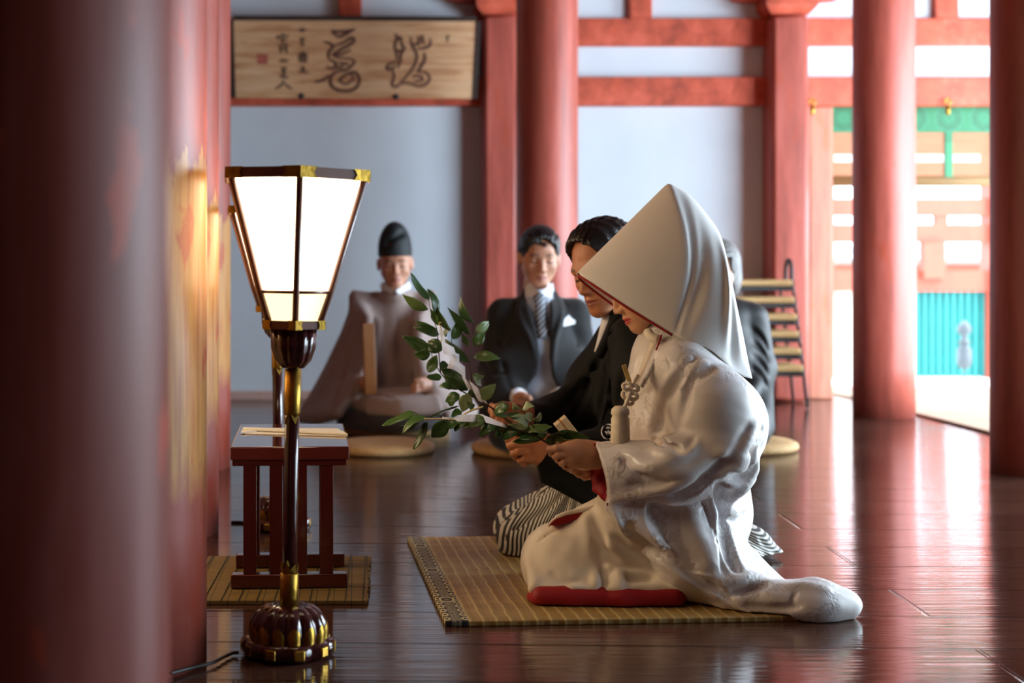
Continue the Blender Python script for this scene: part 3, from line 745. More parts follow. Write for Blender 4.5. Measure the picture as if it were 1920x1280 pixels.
# ---------------------------------------------------------------- straw mat of the couple
def goza():
    ya, yb = fl(1165, .012), fl(1010, .012); phi = .066
    p0 = W(835, 1163, ya); L = .985; wd = .835; bw = .05
    r = empty('straw_mat', (p0.x, p0.y, 0), 'straw mat with black and cream patterned borders under the kneeling couple', 'mat', rz=phi)
    t = NT('straw_weave'); v = t.coord((1, 1, 1)); sp = t.node('ShaderNodeSeparateXYZ'); t.l.new(v, sp.inputs[0])
    wob = t.noise(t.coord((2, 3, 1)), 4, 2)
    fx = t.math('FRACT', t.math('ADD', t.math('MULTIPLY', sp.outputs[0], 34), t.math('MULTIPLY', wob, .5)))
    rib = t.math('ABSOLUTE', t.math('SUBTRACT', fx, .5))
    band = t.noise(t.coord((1.0, 7, 1)), 2.3, 3, .5)
    fib = t.noise(t.coord((4, 160, 1)), 3, 3)
    c = t.ramp(t.math('ADD', t.math('MULTIPLY', band, .6), t.math('MULTIPLY', fib, .4)), [(.35, lin(128, 98, 46)), (.65, lin(174, 142, 80))])
    c = t.mix(t.ramp(rib, [(.36, (0, 0, 0, 1)), (.46, (.85, .85, .85, 1))]), c, lin(200, 174, 112))
    t.p(base=c, rough=.5); t.bump(t.math('ADD', t.math('MULTIPLY', rib, 1.2), t.math('MULTIPLY', fib, .25)), .7, .004)
    MB().b2(bw, wd - bw, 0, L, .0, .012, .003).build('woven_field', t.m, r, True)
    b = NT('patterned_border'); v = b.coord((1, 1, 1)); sp = b.node('ShaderNodeSeparateXYZ'); b.l.new(v, sp.inputs[0])
    u = b.math('ABSOLUTE', b.math('DIVIDE', sp.outputs[0], bw / 2)); vv = b.math('MULTIPLY', sp.outputs[1], 26)
    f = b.math('SUBTRACT', b.math('FRACT', vv), .5)
    e = b.math('ADD', b.math('POWER', b.math('DIVIDE', b.math('SUBTRACT', u, .78), .34), 2), b.math('POWER', b.math('DIVIDE', f, .42), 2))
    teeth = b.ramp(e, [(.0, lin(24, 24, 26)), (.14, lin(24, 24, 26)), (.2, lin(196, 180, 140)), (.85, lin(196, 180, 140)), (1.0, lin(26, 26, 28))])
    f3 = b.math('SUBTRACT', b.math('FRACT', b.math('MULTIPLY', sp.outputs[1], 3.1)), .62)
    md = b.math('ADD', b.math('POWER', b.math('MULTIPLY', f3, 11), 2), b.math('POWER', b.math('MULTIPLY', u, 1.25), 2))
    fine = b.noise(b.coord((220, 260, 1)), 1, 2)
    cen = b.ramp(fine, [(.42, lin(58, 56, 54)), (.56, lin(150, 140, 118))])
    c = b.mix(b.math('LESS_THAN', u, .42), teeth, cen)
    c = b.mix(b.math('LESS_THAN', md, 1.0), c, b.ramp(b.math('ADD', md, b.math('MULTIPLY', fine, .3)), [(0, lin(180, 166, 130)), (.3, lin(40, 38, 38)), (.55, lin(40, 38, 38)), (.6, lin(204, 190, 150)), (.95, lin(204, 190, 150)), (1, lin(20, 20, 22))]))
    b.p(base=c, rough=.7)
    for x in (0, wd - bw):
        m = MB(); m.b2(-bw / 2, bw / 2, 0, L, 0, .0135, .004)
        o = m.build('border', b.m, r, True); o.location = (x + bw / 2, 0, 0)
    return r
goza()
# ---------------------------------------------------------------- round straw cushions
def enza(loc, label, R=.222):
    t = bpy.data.materials.get('coiled_straw')
    if not t:
        q = NT('coiled_straw'); v = q.coord(); ln = q.node('ShaderNodeVectorMath', operation='LENGTH'); q.l.new(v, ln.inputs[0])
        n = q.noise(q.coord((1, 1, 1)), 60, 3); big = q.noise(q.coord(), 6, 3)
        rg = q.math('ABSOLUTE', q.math('SUBTRACT', q.math('FRACT', q.math('MULTIPLY', ln.outputs[1], 55)), .5))
        q.p(base=q.mix(big, q.ramp(n, [(.3, lin(176, 134, 84)), (.7, lin(216, 178, 122))]), lin(200, 160, 108)), rough=.7); q.bump(q.math('ADD', rg, n), .5, .006); t = q.m
    m = MB(); h = .045
    m.lathe([(.001, 0), (R - .02, 0), (R - .004, .008), (R, .02), (R - .004, h - .012), (R - .022, h - .002), (R * .6, h - .003), (.001, h - .004)], 64)
    o = m.build('straw_cushion', t, origin=None, local=True); o.location = loc
    return tag(o, label, 'cushion', 'round straw floor cushions')
YP, YF, YG = 6.85, 6.02, 6.1
ZP = (722 - CX) * YP / F
enza(((735 - CX) * YP / F, YP, 0), 'round straw cushion under the priest in the lavender robe', .28)
enza(((718 - CX) * 6.05 / F, 6.05, 0), 'empty round straw cushion on the floor in front of the priest')
enza(((1003 - CX) * YF / F, YF, 0), 'round straw cushion under the man in the morning coat', .27)
enza(((1392 - CX) * 6.12 / F, 6.12, 0), 'round straw cushion at the right behind the bride', .235)
# ---------------------------------------------------------------- stacked chairs by the wall
def chair(z0, legs, loop):
    r = empty('stacking_chair', (0, 0, 0), '', 'chair', group='stacked chairs by the wall')
    tan = bpy.data.materials.get('tan_vinyl_cushion') or simple('tan_vinyl_cushion', (214, 178, 118), .5, .05)
    MB().b2(-.17, .17, -.17, .15, .0, .036, .012).build('seat', tan, r, True)
    MB().b2(-.168, .168, -.165, .15, -.028, .0, .006).build('seat_frame', M_iron, r, True)
    for s in (-1, 1):
        for y in (-.14, .12):
            m = MB(); m.tube([(s * .178, y, .03), (s * .180, y, -.02), (s * (.184 + legs * .08), y * 1.05, -.028 - legs)], .0095, 8); m.build('leg', M_iron, r, True)
        m = MB(); m.tube([(s * .181, -.14, -.012), (s * .181, .12, -.012)], .009, 8); m.build('side_rail', M_iron, r, True)
        if loop:
            m = MB(); m.tube(spline([(s * .176, -.13, .0), (s * .176, -.125, .10), (s * .176, -.09, .142), (s * .176, -.04, .142), (s * .176, -.01, .10), (s * .176, 0, .0)], 5), .012, 8); m.build('back_loop', M_iron, r, True)
    return r
CHN = ['topmost chair of the stack by the square post, with raised black tube loops', 'second chair from the top of the stack beside the square post', 'third chair from the top of the black-framed stack by the post',
       'fourth chair down in the stack, mostly hidden by the guest in black', 'second chair from the floor in the stack by the back wall', 'lowest chair of the stack by the wall, its black legs on the floor']
Yc = 8.2; zs = [CH - (524 + 31.5 * i - HY) * Yc / F for i in range(6)]
for i, lb in enumerate(CHN):
    if i in (0, 1, 5): c = chair(0, (zs[0] - zs[1]) - .066 if i < 5 else zs[5] - .036 - .028 - .004, i == 0); proto = c
    else: c = copy_tree(proto)
    c.location = ((1415 + i * 4 - CX) * Yc / F, Yc, zs[i] - .036); c['label'] = lb
# ================================================================ people: heads, skin, shared helpers
def skin_mat(name, c, lip=(170, 84, 76), dark=(38, 26, 24)):
    t = NT(name)
    n = t.noise(t.coord(), 30, 4); big = t.noise(t.coord(), 9, 3)
    c0 = lin(*c)
    base = t.ramp(t.math('ADD', t.math('MULTIPLY', n, .4), t.math('MULTIPLY', big, .6)), [(.3, tuple(x * .82 for x in c0[:3]) + (1,)), (.7, tuple(min(1, x * 1.12) for x in c0[:3]) + (1,))])
    al = t.node('ShaderNodeAttribute', attribute_name='lip'); ab = t.node('ShaderNodeAttribute', attribute_name='brow')
    base = t.mix(al.outputs['Fac'], base, lin(*lip)); base = t.mix(ab.outputs['Fac'], base, lin(*dark))
    t.p(base=base, rough=.46, sss=.12); t.b.inputs['Subsurface Radius'].default_value = (.01, .004, .002)
    t.bump(n, .08, .002); return t.m
def head_frame(fwd, loc, roll=0.):
    f = Vector(fwd).normalized(); u = Vector((0, 0, 1)); u = (u - f * u.dot(f)).normalized(); l = u.cross(f)
    M = Matrix((f, l, u)).transposed().to_4x4()
    return Matrix.Translation(loc) @ M @ Matrix.Rotation(roll, 4, 'X')
def head_mesh(M, h=.0026, female=False, smile=.0, old=0., wide=1.0, neck=True):
    s = Sdf((-.125, -.105, -.20), (.135, .105, .145), h); k = .018
    w = wide
    s.ell((-.014, 0, .036), (.094, .075 * w, .088), k); s.ell((.028, 0, -.018), (.064, .061 * w, .088), .03)
    jw = .043 * w if not female else .036
    for q in (-1, 1):
        s.rc((.01, q * jw, -.045), (.070, q * .012, -.098), .026, .018, .02)
        s.ell((.052, q * .037 * w, -.028), (.030, .026, .026), .02)
    s.rc((.079, -.03, .016), (.079, .03, .016), .013 if not female else .010, k=.016)
    for q in (-1, 1): s.ell((.096, q * .031, -.005), (.014, .019, .0095), .012, 's')
    for q in (-1, 1): s.ell((.0735, q * .031, -.006), (.0135, .0165, .0115), .005)
    s.rc((.086, 0, .006), (.105, 0, -.036), .0068, .0098 if not female else .0085, .012)
    for q in (-1, 1): s.ell((.095, q * .0115, -.0395), (.0115, .0075, .008), .007)
    for q in (-1, 1): s.ell((.1005, q * .006, -.0465), (.005, .0028, .003), .003, 's')
    s.ell((.068, 0, -.068), (.029, .031 * w, .025), .018)
    zc = -.0705
    for q in (-1, 1):
        s.rc((.0945, q * .003, zc + .0055), (.083, q * .025, zc + smile), .0060, .003, .006)
        s.rc((.0935, q * .003, zc - .0060), (.083, q * .022, zc - .001 + smile), .0068, .003, .006)
    for q in (-1, 1): s.rc((.1025, 0, zc), (.086, q * .027, zc + smile * 1.2), .0022, .0016, .003, 's')
    s.ell((.073, 0, -.099), (.020, .022 if not female else .018, .016), .02)
    for q in (-1, 1):                                     # ears
        R = Euler((0, -.15, q * -.35)).to_matrix()
        s.ell((-.008, q * .079 * w, -.008), (.019, .007, .031), .006, R=R); s.ell((-.003, q * .086 * w, -.006), (.009, .005, .017), .004, 's', R=R)
    if old:
        for q in (-1, 1): s.rc((.092, q * .018, -.045), (.076, q * .034, -.078), .0022, .0016, .005, 's')
    if neck: s.rc((-.02, 0, -.06), (-.045, 0, -.20), .052 if not female else .044, .056 if not female else .046, .03)
    me = s.mesh('head'); V = verts(me).copy()
    x, y, z = V[:, 0], V[:, 1], V[:, 2]
    g = lambda d: np.clip(d, 0, 1)
    yl = np.abs(y); zl = z - zc - smile * (yl / .026) ** 2
    lip = g(1.4 - (zl / .0105) ** 2 * 1.4 - (yl / .025) ** 4) * (x > .074)
    brz = .022 - ((yl - .03) / .022) ** 2 * .006
    brow = g(1.5 - ((z - brz) / .0042) ** 2) * g(3 - ((yl - .031) / .0185) ** 4 * 3) * (x > .045)
    lash = g(1.6 - ((z + .0105 - ((yl - .031) / .018) ** 2 * .004) / .0022) ** 2) * g(3 - ((yl - .031) / .0165) ** 4 * 3) * (x > .05)
    attr(me, 'lip', lip); attr(me, 'brow', np.clip((brow * (.75 if not female else .6) + lash), 0, 1))
    me.transform(M); return me
def body_mesh(name, pieces):
    for m in pieces:
        for a in ('lip', 'brow'):
            if a not in m.attributes: attr(m, a, np.zeros(len(m.vertices)))
    return join(name, pieces)
def chains(lo, hi, h, items, k=.006, extra=None):
    s = Sdf(lo, hi, h)
    if extra: extra(s)
    for P, R, kk in items: s.chain(P, R, k=kk if kk > .007 else kk * .4, own=.004)
    return s.mesh('hand')
def Ps(*q): return [W(*p) for p in q]
def bbox(items, pad=.03):
    A = np.array([p for P, R, kk in items for p in P]); return A.min(0) - pad, A.max(0) + pad
def cloth(name, c, rough=.6, weave=500, fold=.12, sheen=.3, pat=None, **kw):
    t = NT(name); n = t.noise(t.coord(), 7, 4); c0 = lin(*c)
    fine = t.noise(t.coord((1, 1, 1)), weave, 2)
    base = t.ramp(n, [(.3, tuple(x * .93 for x in c0[:3]) + (1,)), (.7, tuple(min(1, x * 1.05) for x in c0[:3]) + (1,))])
    t.p(base=base, rough=rough, sheen=sheen, **kw)
    t.bump(t.math('ADD', t.math('MULTIPLY', n, fold * 3), t.math('MULTIPLY', fine, .12)), .25, .006)
    return t.m
def paint_patch(name, host, pix, off, mat, parent, thick=.0015):
    """thin cloth piece laid over an implicit garment along rows of picture points"""
    P = [[host.hit(*q) + Vector((0, -off, 0)) for q in row] for row in pix]
    m = MB(); m.grid(P); o = m.build(name, mat, parent)
    md = o.modifiers.new('t', 'SOLIDIFY'); md.thickness = thick; md.offset = 0
    return o
# ================================================================ the bride
def silk():
    t = NT('white_brocade_silk')
    v = t.coord(); d = t.noise(t.coord(), 6, 2)
    pet = t.node('ShaderNodeTexVoronoi', {'Vector': t.mix(.06, v, t.node('ShaderNodeTexNoise', {'Vector': v, 'Scale': 9.}).outputs[1]), 'Scale': 24.}); pet.feature = 'SMOOTH_F1'
    fl_ = t.noise(v, 55, 4, .6, 1.2)
    where = t.ramp(t.noise(v, 6.5, 2), [(.46, (0, 0, 0, 1)), (.56, (1, 1, 1, 1))])
    mot = t.math('MULTIPLY', t.ramp(t.math('ADD', t.math('MULTIPLY', pet.outputs[0], .8), t.math('MULTIPLY', fl_, .6)), [(.42, (0, 0, 0, 1)), (.5, (1, 1, 1, 1)), (.62, (0, 0, 0, 1)), (.70, (1, 1, 1, 1))]), where)
    t.p(base=t.mix(mot, lin(208, 202, 198), lin(240, 238, 240)), rough=t.math('SUBTRACT', .44, t.math('MULTIPLY', mot, .24)), sheen=.25, spec=.5)
    t.b.inputs['Sheen Roughness'].default_value = .4
    t.bump(t.math('ADD', t.math('MULTIPLY', mot, .5), t.math('MULTIPLY', t.noise(v, 16, 3), .28)), .35, .006)
    return t.m
M_silk = silk()
M_cream = cloth('cream_kimono_silk', (232, 222, 204), .55, 400, .15)
M_hood = simple('stiff_white_silk', (230, 228, 224), .55, .015, 5, .05, 300, sheen=.3)
M_redsilk = cloth('crimson_lining', (158, 8, 22), .6, 300, .2, sheen=0)
M_cordw = simple('ivory_silk_cord', (232, 220, 198), .6, .06, 60, .3, 200)
SK_f = skin_mat('skin_fair', (214, 160, 124), lip=(186, 60, 66), dark=(50, 34, 30))
def bride():
    Yb = 3.38
    root = empty('person', W(1290, 1110, Yb).xy.to_3d(), 'kneeling person in a white hooded bridal kimono with red lining, holding a leafy branch', 'person')
    # ---- skin
    p = math.radians(30); fw = Vector((-math.cos(p), -.05, -math.sin(p))).normalized()
    M = head_frame(fw, Vector((0, 0, 0))); M.translation = W(1199, 617, Yb) - (M.to_3x3() @ Vector((.080, 0, -.113)))
    M = M @ Matrix.Translation((.012, 0, -.016)) @ Matrix.Scale(.90, 4); hd = head_mesh(M, .0024, female=True)
    s = Sdf(W(1560, 1150, 3.6) * 0 + Vector((.30, 3.05, .01)), (1.02, 3.75, .62), .008)
    s.chain(Ps((1300, 985, Yb), (1270, 760, Yb), (1248, 668, Yb)), [.09, .07, .036], .03)
    for yy, q in ((3.24, -1), (3.50, 1)):
        s.chain(Ps((1280, 716, yy * .6 + 1.348), (1320, 852, yy), (1130, 862, 3.28)), [.028, .028, .02], .02)
        s.chain(Ps((1300, 1010, yy * .5 + 1.69), (1060, 1052, yy * .5 + 1.69), (1290, 1070, yy * .5 + 1.69), (1360, 1075, yy * .5 + 1.69)), [.05, .03, .026, .022], .02)
    s.cut((0, 0, .018), (0, 0, -1)); bd = s.mesh('b')
    near = [(Ps((1130, 855, 3.235), (1100, 852, 3.222), (1074, 850, 3.21)), [.021, .026, .024], .02),
            (Ps((1120, 842, 3.235), (1082, 840, 3.215), (1060, 841, 3.20)), [.017, .018, .013], .02),
            (Ps((1118, 866, 3.235), (1092, 866, 3.215), (1074, 866, 3.205)), [.015, .016, .013], .02),
            (Ps((1062, 839, 3.196), (1044, 840, 3.192), (1031, 842, 3.20), (1034, 850, 3.222), (1046, 850, 3.235)), [.0095, .0084, .0078, .0072, .0065], .006),
            (Ps((1062, 851, 3.196), (1048, 852, 3.194), (1041, 855, 3.205), (1046, 862, 3.228), (1056, 860, 3.24)), [.0095, .0084, .0078, .0072, .0065], .006),
            (Ps((1069, 862, 3.198), (1058, 865, 3.198), (1053, 868, 3.21), (1060, 874, 3.232), (1068, 871, 3.242)), [.009, .008, .0074, .007, .0062], .006),
            (Ps((1078, 871, 3.203), (1070, 875, 3.205), (1066, 878, 3.215), (1072, 882, 3.232), (1080, 879, 3.24)), [.008, .007, .0066, .006, .0055], .006),
            (Ps((1104, 846, 3.245), (1082, 834, 3.252), (1060, 829, 3.246), (1046, 831, 3.24)), [.014, .011, .0088, .0072], .01)]
    lo, hi = bbox(near); h1 = chains(lo, hi, .0018, near)
    far = [(Ps((1150, 868, 3.33), (1124, 874, 3.30)), [.02, .024], .02),
           (Ps((1116, 866, 3.29), (1096, 868, 3.27), (1082, 870, 3.265), (1076, 866, 3.26)), [.0095, .0085, .0075, .0065], .006),
           (Ps((1116, 875, 3.285), (1094, 878, 3.262), (1080, 881, 3.258), (1074, 877, 3.255)), [.0095, .0085, .0075, .0065], .006),
           (Ps((1118, 883, 3.285), (1098, 886, 3.265), (1085, 889, 3.26), (1079, 886, 3.258)), [.009, .008, .0072, .0062], .006),
           (Ps((1122, 890, 3.29), (1106, 893, 3.27), (1096, 895, 3.266), (1090, 892, 3.262)), [.008, .007, .0064, .0056], .006),
           (Ps((1126, 864, 3.31), (1104, 856, 3.30), (1088, 852, 3.29)), [.013, .010, .0075], .008)]
    lo, hi = bbox(far); h2 = chains(lo, hi, .0018, far)
    link('body', body_mesh('body', [hd, bd, h1, h2]), SK_f, root)
    # ---- white over-robe
    s = Sdf((.42, 2.93, .0), (1.14, 3.80, .66), .0036)
    s.chain(Ps((1305, 965, 3.40), (1283, 800, 3.40), (1262, 690, 3.38), (1250, 652, 3.38)), [.122, .134, .098, .058], .05, own=.06)
    s.ell(W(1346, 794, 3.39), (.115, .15, .125), .05)                       # sash bow under the robe
    s.ell(W(1302, 955, 3.38), (.122, .15, .12), .05)
    s.chain(Ps((1280, 690, 3.26), (1338, 770, 3.21), (1352, 850, 3.19)), [.072, .088, .085], .04, own=.05)   # near shoulder and upper sleeve
    s.chain(Ps((1278, 700, 3.52), (1330, 800, 3.52), (1330, 880, 3.50)), [.065, .07, .07], .04, own=.05)
    s.push()                                                                # near sleeve reaching forward
    s.chain(Ps((1345, 858, 3.17), (1260, 880, 3.17), (1172, 886, 3.20), (1100, 884, 3.22)), [.078, .070, .066, .068], .03, own=.03)
    s.chain(Ps((1148, 938, 3.185), (1235, 926, 3.145), (1300, 905, 3.14)), [.016, .020, .028], .035, own=.02)
    a, b = W(1115, 828, 3.2), W(1144, 952, 3.2); dv = (b - a); n = Vector((-dv.z, 0, dv.x)).normalized(); n = n if n.x < 0 else -n
    X, Y, Z = s.ax[0][:, None, None], s.ax[1][None, :, None], s.ax[2][None, None, :]
    s.f = np.maximum(s.f, ((X - a.x) * n.x + (Z - a.z) * n.z).astype(np.float32))
    s.rc(W(1105, 880, 3.215), W(1150, 882, 3.21), .050, .04, .01, 's', flat=((0, 1, 0), 1.15))
    s.pop(.02)
    s.push()                                                                # far sleeve
    s.chain(Ps((1330, 880, 3.52), (1230, 890, 3.50), (1150, 885, 3.42)), [.07, .06, .05], .03, own=.03); s.pop(.02)
    # skirts of the robe falling to the floor and trailing to the right
    s.chain(Ps((1235, 985, 3.22), (1296, 1058, 3.20), (1366, 1108, 3.16)), [.055, .070, .042], .05, own=.05)
    s.chain(Ps((1315, 960, 3.26), (1328, 1040, 3.26), (1392, 1112, 3.20)), [.095, .066, .04], .05, own=.05)
    s.chain(Ps((1380, 1120, 3.15), (1450, 1128, 3.11), (1530, 1127, 3.09), (1590, 1136, 3.09)), [.045, .038, .040, .018], .04, own=.04)
    s.ell(W(1522, 1128, 3.12), (.105, .085, .043), .03)
    s.chain(Ps((1315, 1000, 3.46), (1355, 1080, 3.42), (1440, 1106, 3.36)), [.085, .045, .028], .05, own=.05)
    s.chain(Ps((1360, 1030, 3.36), (1400, 1050, 3.34), (1418, 1078, 3.30)), [.045, .028, .018], .02)
    s.tri(W(1146, 950, 3.17), W(1420, 1150, 3.10), W(1330, 960, 3.20), .012, .03)
    s.tri(W(1420, 1150, 3.10), W(1470, 1100, 3.20), W(1330, 960, 3.20), .012, .03)
    g = lambda pix, r, k=.014: s.line(pix, r * 1.25, k * .6, 's'); u = lambda pix, r, k=.014, deep=.003: s.line(pix, r * 1.1, k * .8, 'u', deep=deep)
    E = [(1148, 953), (1165, 985), (1187, 1011), (1215, 1034), (1248, 1056), (1280, 1078), (1310, 1097), (1345, 1117), (1384, 1134), (1425, 1149)]
    u(E, .011, .010); 
    g([(x + 16, y - 5) for x, y in E[1:8]], .010, .018); u([(x + 42, y - 10) for x, y in E[1:7]], .010, .022)
    pass
    # body front / armhole
    g([(1303, 676), (1268, 713), (1245, 752), (1231, 800), (1228, 824)], .014, .02); u([(1290, 672), (1256, 712), (1232, 756), (1216, 806)], .010, .02)
    g([(1337, 690), (1307, 706), (1283, 728)], .012, .016); u([(1325, 682), (1300, 690), (1276, 706)], .009, .016)
    g([(1228, 824), (1245, 834), (1262, 838)], .010, .014); u([(1231, 846), (1262, 856), (1286, 850), (1306, 834)], .013, .02); g([(1240, 834), (1275, 842), (1300, 822)], .009, .016)
    # sleeve folds
    g([(1352, 862), (1372, 864), (1397, 842), (1428, 805)], .013, .018); u([(1345, 850), (1370, 850), (1395, 826), (1426, 786)], .011, .02)
    g([(1162, 948), (1200, 941), (1243, 932), (1284, 924), (1330, 889), (1352, 862)], .013, .014)
    u([(1160, 930), (1215, 922), (1262, 912), (1300, 894)], .009, .02); g([(1180, 908), (1230, 905), (1280, 892)], .006, .02)
    u([(1180, 850), (1230, 880), (1285, 884), (1322, 866)], .010, .025); g([(1165, 862), (1205, 890), (1250, 900)], .006, .02)
    u([(1326, 890), (1334, 930), (1340, 970), (1348, 1010), (1358, 1050), (1372, 1085)], .012, .018); g([(1345, 905), (1352, 950), (1360, 1000), (1370, 1045), (1384, 1075)], .013, .016)
    pass
    g([(1370, 890), (1395, 900), (1420, 872)], .010, .018); u([(1362, 905), (1392, 912), (1416, 895)], .010, .018)
    g([(1366, 975), (1384, 978), (1396, 962)], .006, .016)
    pass
    # train
    s.line([(1230, 955), (1268, 1008), (1318, 1058)], .010, .05, 's'); s.line([(1290, 950), (1306, 1000), (1330, 1055)], .010, .05, 'u', deep=.004)
    s.line([(1180, 872), (1215, 876), (1255, 866)], .0065, .018, 'u', deep=.003)
    for q in ([(1404, 800), (1380, 846), (1352, 880)], [(1416, 850), (1384, 890), (1356, 905)], [(1300, 712), (1282, 765), (1262, 812)]): s.line(q, .006, .018, 's'); 
    for q in ([(1418, 790), (1396, 832), (1366, 872)], [(1418, 880), (1390, 920), (1362, 945)]): s.line(q, .008, .022, 'u', deep=.003)
    g([(1362, 1114), (1405, 1101), (1440, 1094)], .010, .018); u([(1350, 1095), (1395, 1085), (1432, 1084)], .010, .02)
    g([(1492, 1112), (1486, 1124), (1492, 1138)], .003, .014); u([(1470, 1100), (1510, 1098), (1550, 1108)], .006, .02)
    g([(1330, 1090), (1372, 1128)], .006, .014); g([(1395, 1135), (1450, 1140), (1500, 1136)], .006, .016)
    p0 = W(835, 1163, fl(1165, .012))
    s.f = np.maximum(s.f, (np.where((-(X - p0.x) * .066 + (Y - p0.y) > -.006) & (X < p0.x + .84), .0145, .001) - s.ax[2][None, None, :]).astype(np.float32))
    # weave-scale buckling of the silk
    s.add(lambda X, Y, Z: .0004 * np.sin(X * 95 + Z * 60 + 2 * np.sin(Z * 31 + Y * 20)) * np.sin(Z * 80 - X * 35 + Y * 50))
    robe = link('over_robe', s.mesh('over_robe', 1), M_silk, root)
    S = s
    # red piping along the sleeve mouth and a red inner sleeve
    P = spline([S.hit(x, y) + Vector((-.002, -.001, 0)) for x, y in [(1118, 832), (1118, 850), (1122, 872), (1127, 895), (1134, 920), (1142, 946)]], 5)
    MB().tube(P, .0034, 8).build('sleeve_piping', M_redsilk, robe)
    q = Sdf((.40, 3.12, .20), (.66, 3.36, .40), .003)
    q.sheet(Ps((1112, 868, 3.27), (1114, 895, 3.25), (1116, 918, 3.24), (1130, 925, 3.22)), Ps((1150, 866, 3.25), (1150, 890, 3.24), (1146, 915, 3.23), (1144, 940, 3.215)), .006, .006)
    q.rc(W(1122, 900, 3.24), W(1136, 928, 3.22), .010, .012, .012)
    link('inner_sleeve', q.mesh('inner_sleeve'), M_redsilk, root)
    # ---- cream under-kimono over the lap
    s = Sdf((.30, 2.98, .0), (.98, 3.68, .42), .005)
    s.chain(Ps((1290, 1000, 3.30), (1150, 1014, 3.30), (1045, 1042, 3.30)), [.115, .092, .074], .04, own=.04)
    s.chain(Ps((1290, 1000, 3.46), (1150, 1010, 3.46), (1045, 1038, 3.45)), [.112, .088, .072], .04, own=.04)
    s.ell(W(1062, 1054, 3.36), (.108, .16, .082), .04)
    s.chain(Ps((1055, 1085, 3.28), (1150, 1090, 3.26), (1270, 1095, 3.25)), [.065, .06, .06], .05, own=.04)
    s.sheet(Ps((995, 1050, 3.26), (1070, 1045, 3.23), (1150, 1060, 3.22), (1270, 1075, 3.22)), Ps((1000, 1104, 3.185), (1075, 1104, 3.166), (1165, 1104, 3.158), (1282, 1104, 3.155)), .012, .03)
    s.chain(Ps((1090, 966, 3.36), (1140, 955, 3.36), (1180, 950, 3.38)), [.02, .03, .04], .03, own=.02)
    s.rc(W(1138, 935, 3.25), W(1156, 962, 3.24), .024, .03, .02)
    s.cut((0, 0, .0145), (0, 0, -1), .003)
    g = lambda pix, r, k=.014: s.line(pix, r, k, 's'); u = lambda pix, r, k=.014, deep=.003: s.line(pix, r, k, 'u', deep=deep)
    g([(1112, 972), (1117, 1000), (1124, 1040), (1130, 1076)], .018, .014); u([(1098, 970), (1105, 1005), (1113, 1045), (1122, 1085)], .008, .02)
    g([(1136, 1030), (1160, 1052), (1200, 1064), (1240, 1062)], .015, .014); g([(1150, 1005), (1180, 1035), (1225, 1050)], .014, .014); u([(1145, 1018), (1172, 1045), (1215, 1058)], .009, .016)
    g([(1145, 1068), (1180, 1085), (1225, 1084)], .008, .014); u([(1140, 1062), (1172, 1074), (1215, 1076)], .007, .014)
    g([(1130, 1075), (1132, 1090), (1128, 1100)], .008, .014); u([(1158, 1076), (1162, 1092), (1160, 1104)], .010, .016); u([(1115, 1080), (1118, 1098)], .008, .014)
    g([(1035, 1075), (1055, 1090), (1085, 1090)], .004, .012); u([(992, 1060), (1004, 1085), (1000, 1104)], .006, .014)
    g([(1010, 1015), (1050, 990), (1090, 965)], .003, .008)
    s.add(lambda X, Y, Z: .0009 * np.sin(X * 110 + Z * 40) * np.sin(Z * 90 - X * 25 + Y * 40))
    LAP = s; lap = link('under_kimono', s.mesh('under_kimono', 1), M_cream, root)
    # padded crimson hem with a scalloped upper edge
    s = Sdf((.26, 3.02, .0), (.75, 3.36, .12), .0032)
    s.chain(Ps((1008, 1120, 3.19), (1075, 1123, 3.168), (1165, 1122, 3.16), (1264, 1119, 3.155)), [.020, .024, .024, .023], .02, own=.02)
    for x, r in ((1035, .026), (1100, .027), (1172, .029), (1245, .027)): s.rc(W(x - 20, 1120, 3.172), W(x + 20, 1119, 3.167), r * .98, k=.008)
    s.chain(Ps((1006, 1120, 3.205), (1010, 1110, 3.30)), [.019, .02], .02)
    s.cut((0, 0, .0145), (0, 0, -1), .004)
    link('padded_hem', s.mesh('padded_hem'), M_redsilk, root)
    yl = lambda x: 3.262 + (x - 1060) * .0002
    m = MB(); Q = [(1030, 985), (1042, 973), (1062, 966), (1098, 960), (1086, 971), (1066, 979), (1047, 984)]
    m.prism([W(x, y, yl(x)) for x, y in Q], (0, .03, 0)); m.build('lining_fold', M_redsilk, root)
    MB().tube(spline([W(x, y, yl(x) + .006) for x, y in [(1028, 986), (1040, 973), (1062, 963), (1098, 955), (1128, 946)]], 5), [.0035] * 6 + [.006] * 15, 8).build('kimono_edge', M_cream, root)
    # ---- collar bands, cord and tassel on the breast
    m = MB()
    for A, B, d in (([(1240, 636, 3.30), (1226, 664, 3.27), (1212, 694, 3.26), (1196, 722, 3.255)], [(1226, 628, 3.33), (1213, 655, 3.30), (1200, 690, 3.285), (1188, 718, 3.275)], 0),):
        PA, PB = spline(Ps(*A), 5), spline(Ps(*B), 5); m.grid([PA, [(a * .5 + b * .5) + Vector((-.004, -.006, .002)) for a, b in zip(PA, PB)], PB])
    o = m.build('white_collar', M_cream, root); md = o.modifiers.new('t', 'SOLIDIFY'); md.thickness = .006; md.offset = 1
    m = MB(); A = spline(Ps((1250, 640, 3.27), (1236, 664, 3.248), (1218, 700, 3.24), (1204, 726, 3.238)), 5); B = spline(Ps((1240, 636, 3.295), (1226, 662, 3.268), (1210, 696, 3.258), (1196, 722, 3.252)), 5)
    m.grid([A, B]); o = m.build('second_collar', M_silk, root); md = o.modifiers.new('t', 'SOLIDIFY'); md.thickness = .007; md.offset = 0
    MB().tube(spline(Ps((1240, 628, 3.262), (1236, 642, 3.252), (1230, 656, 3.248)), 5), .0022, 6).build('collar_piping', M_redsilk, root)
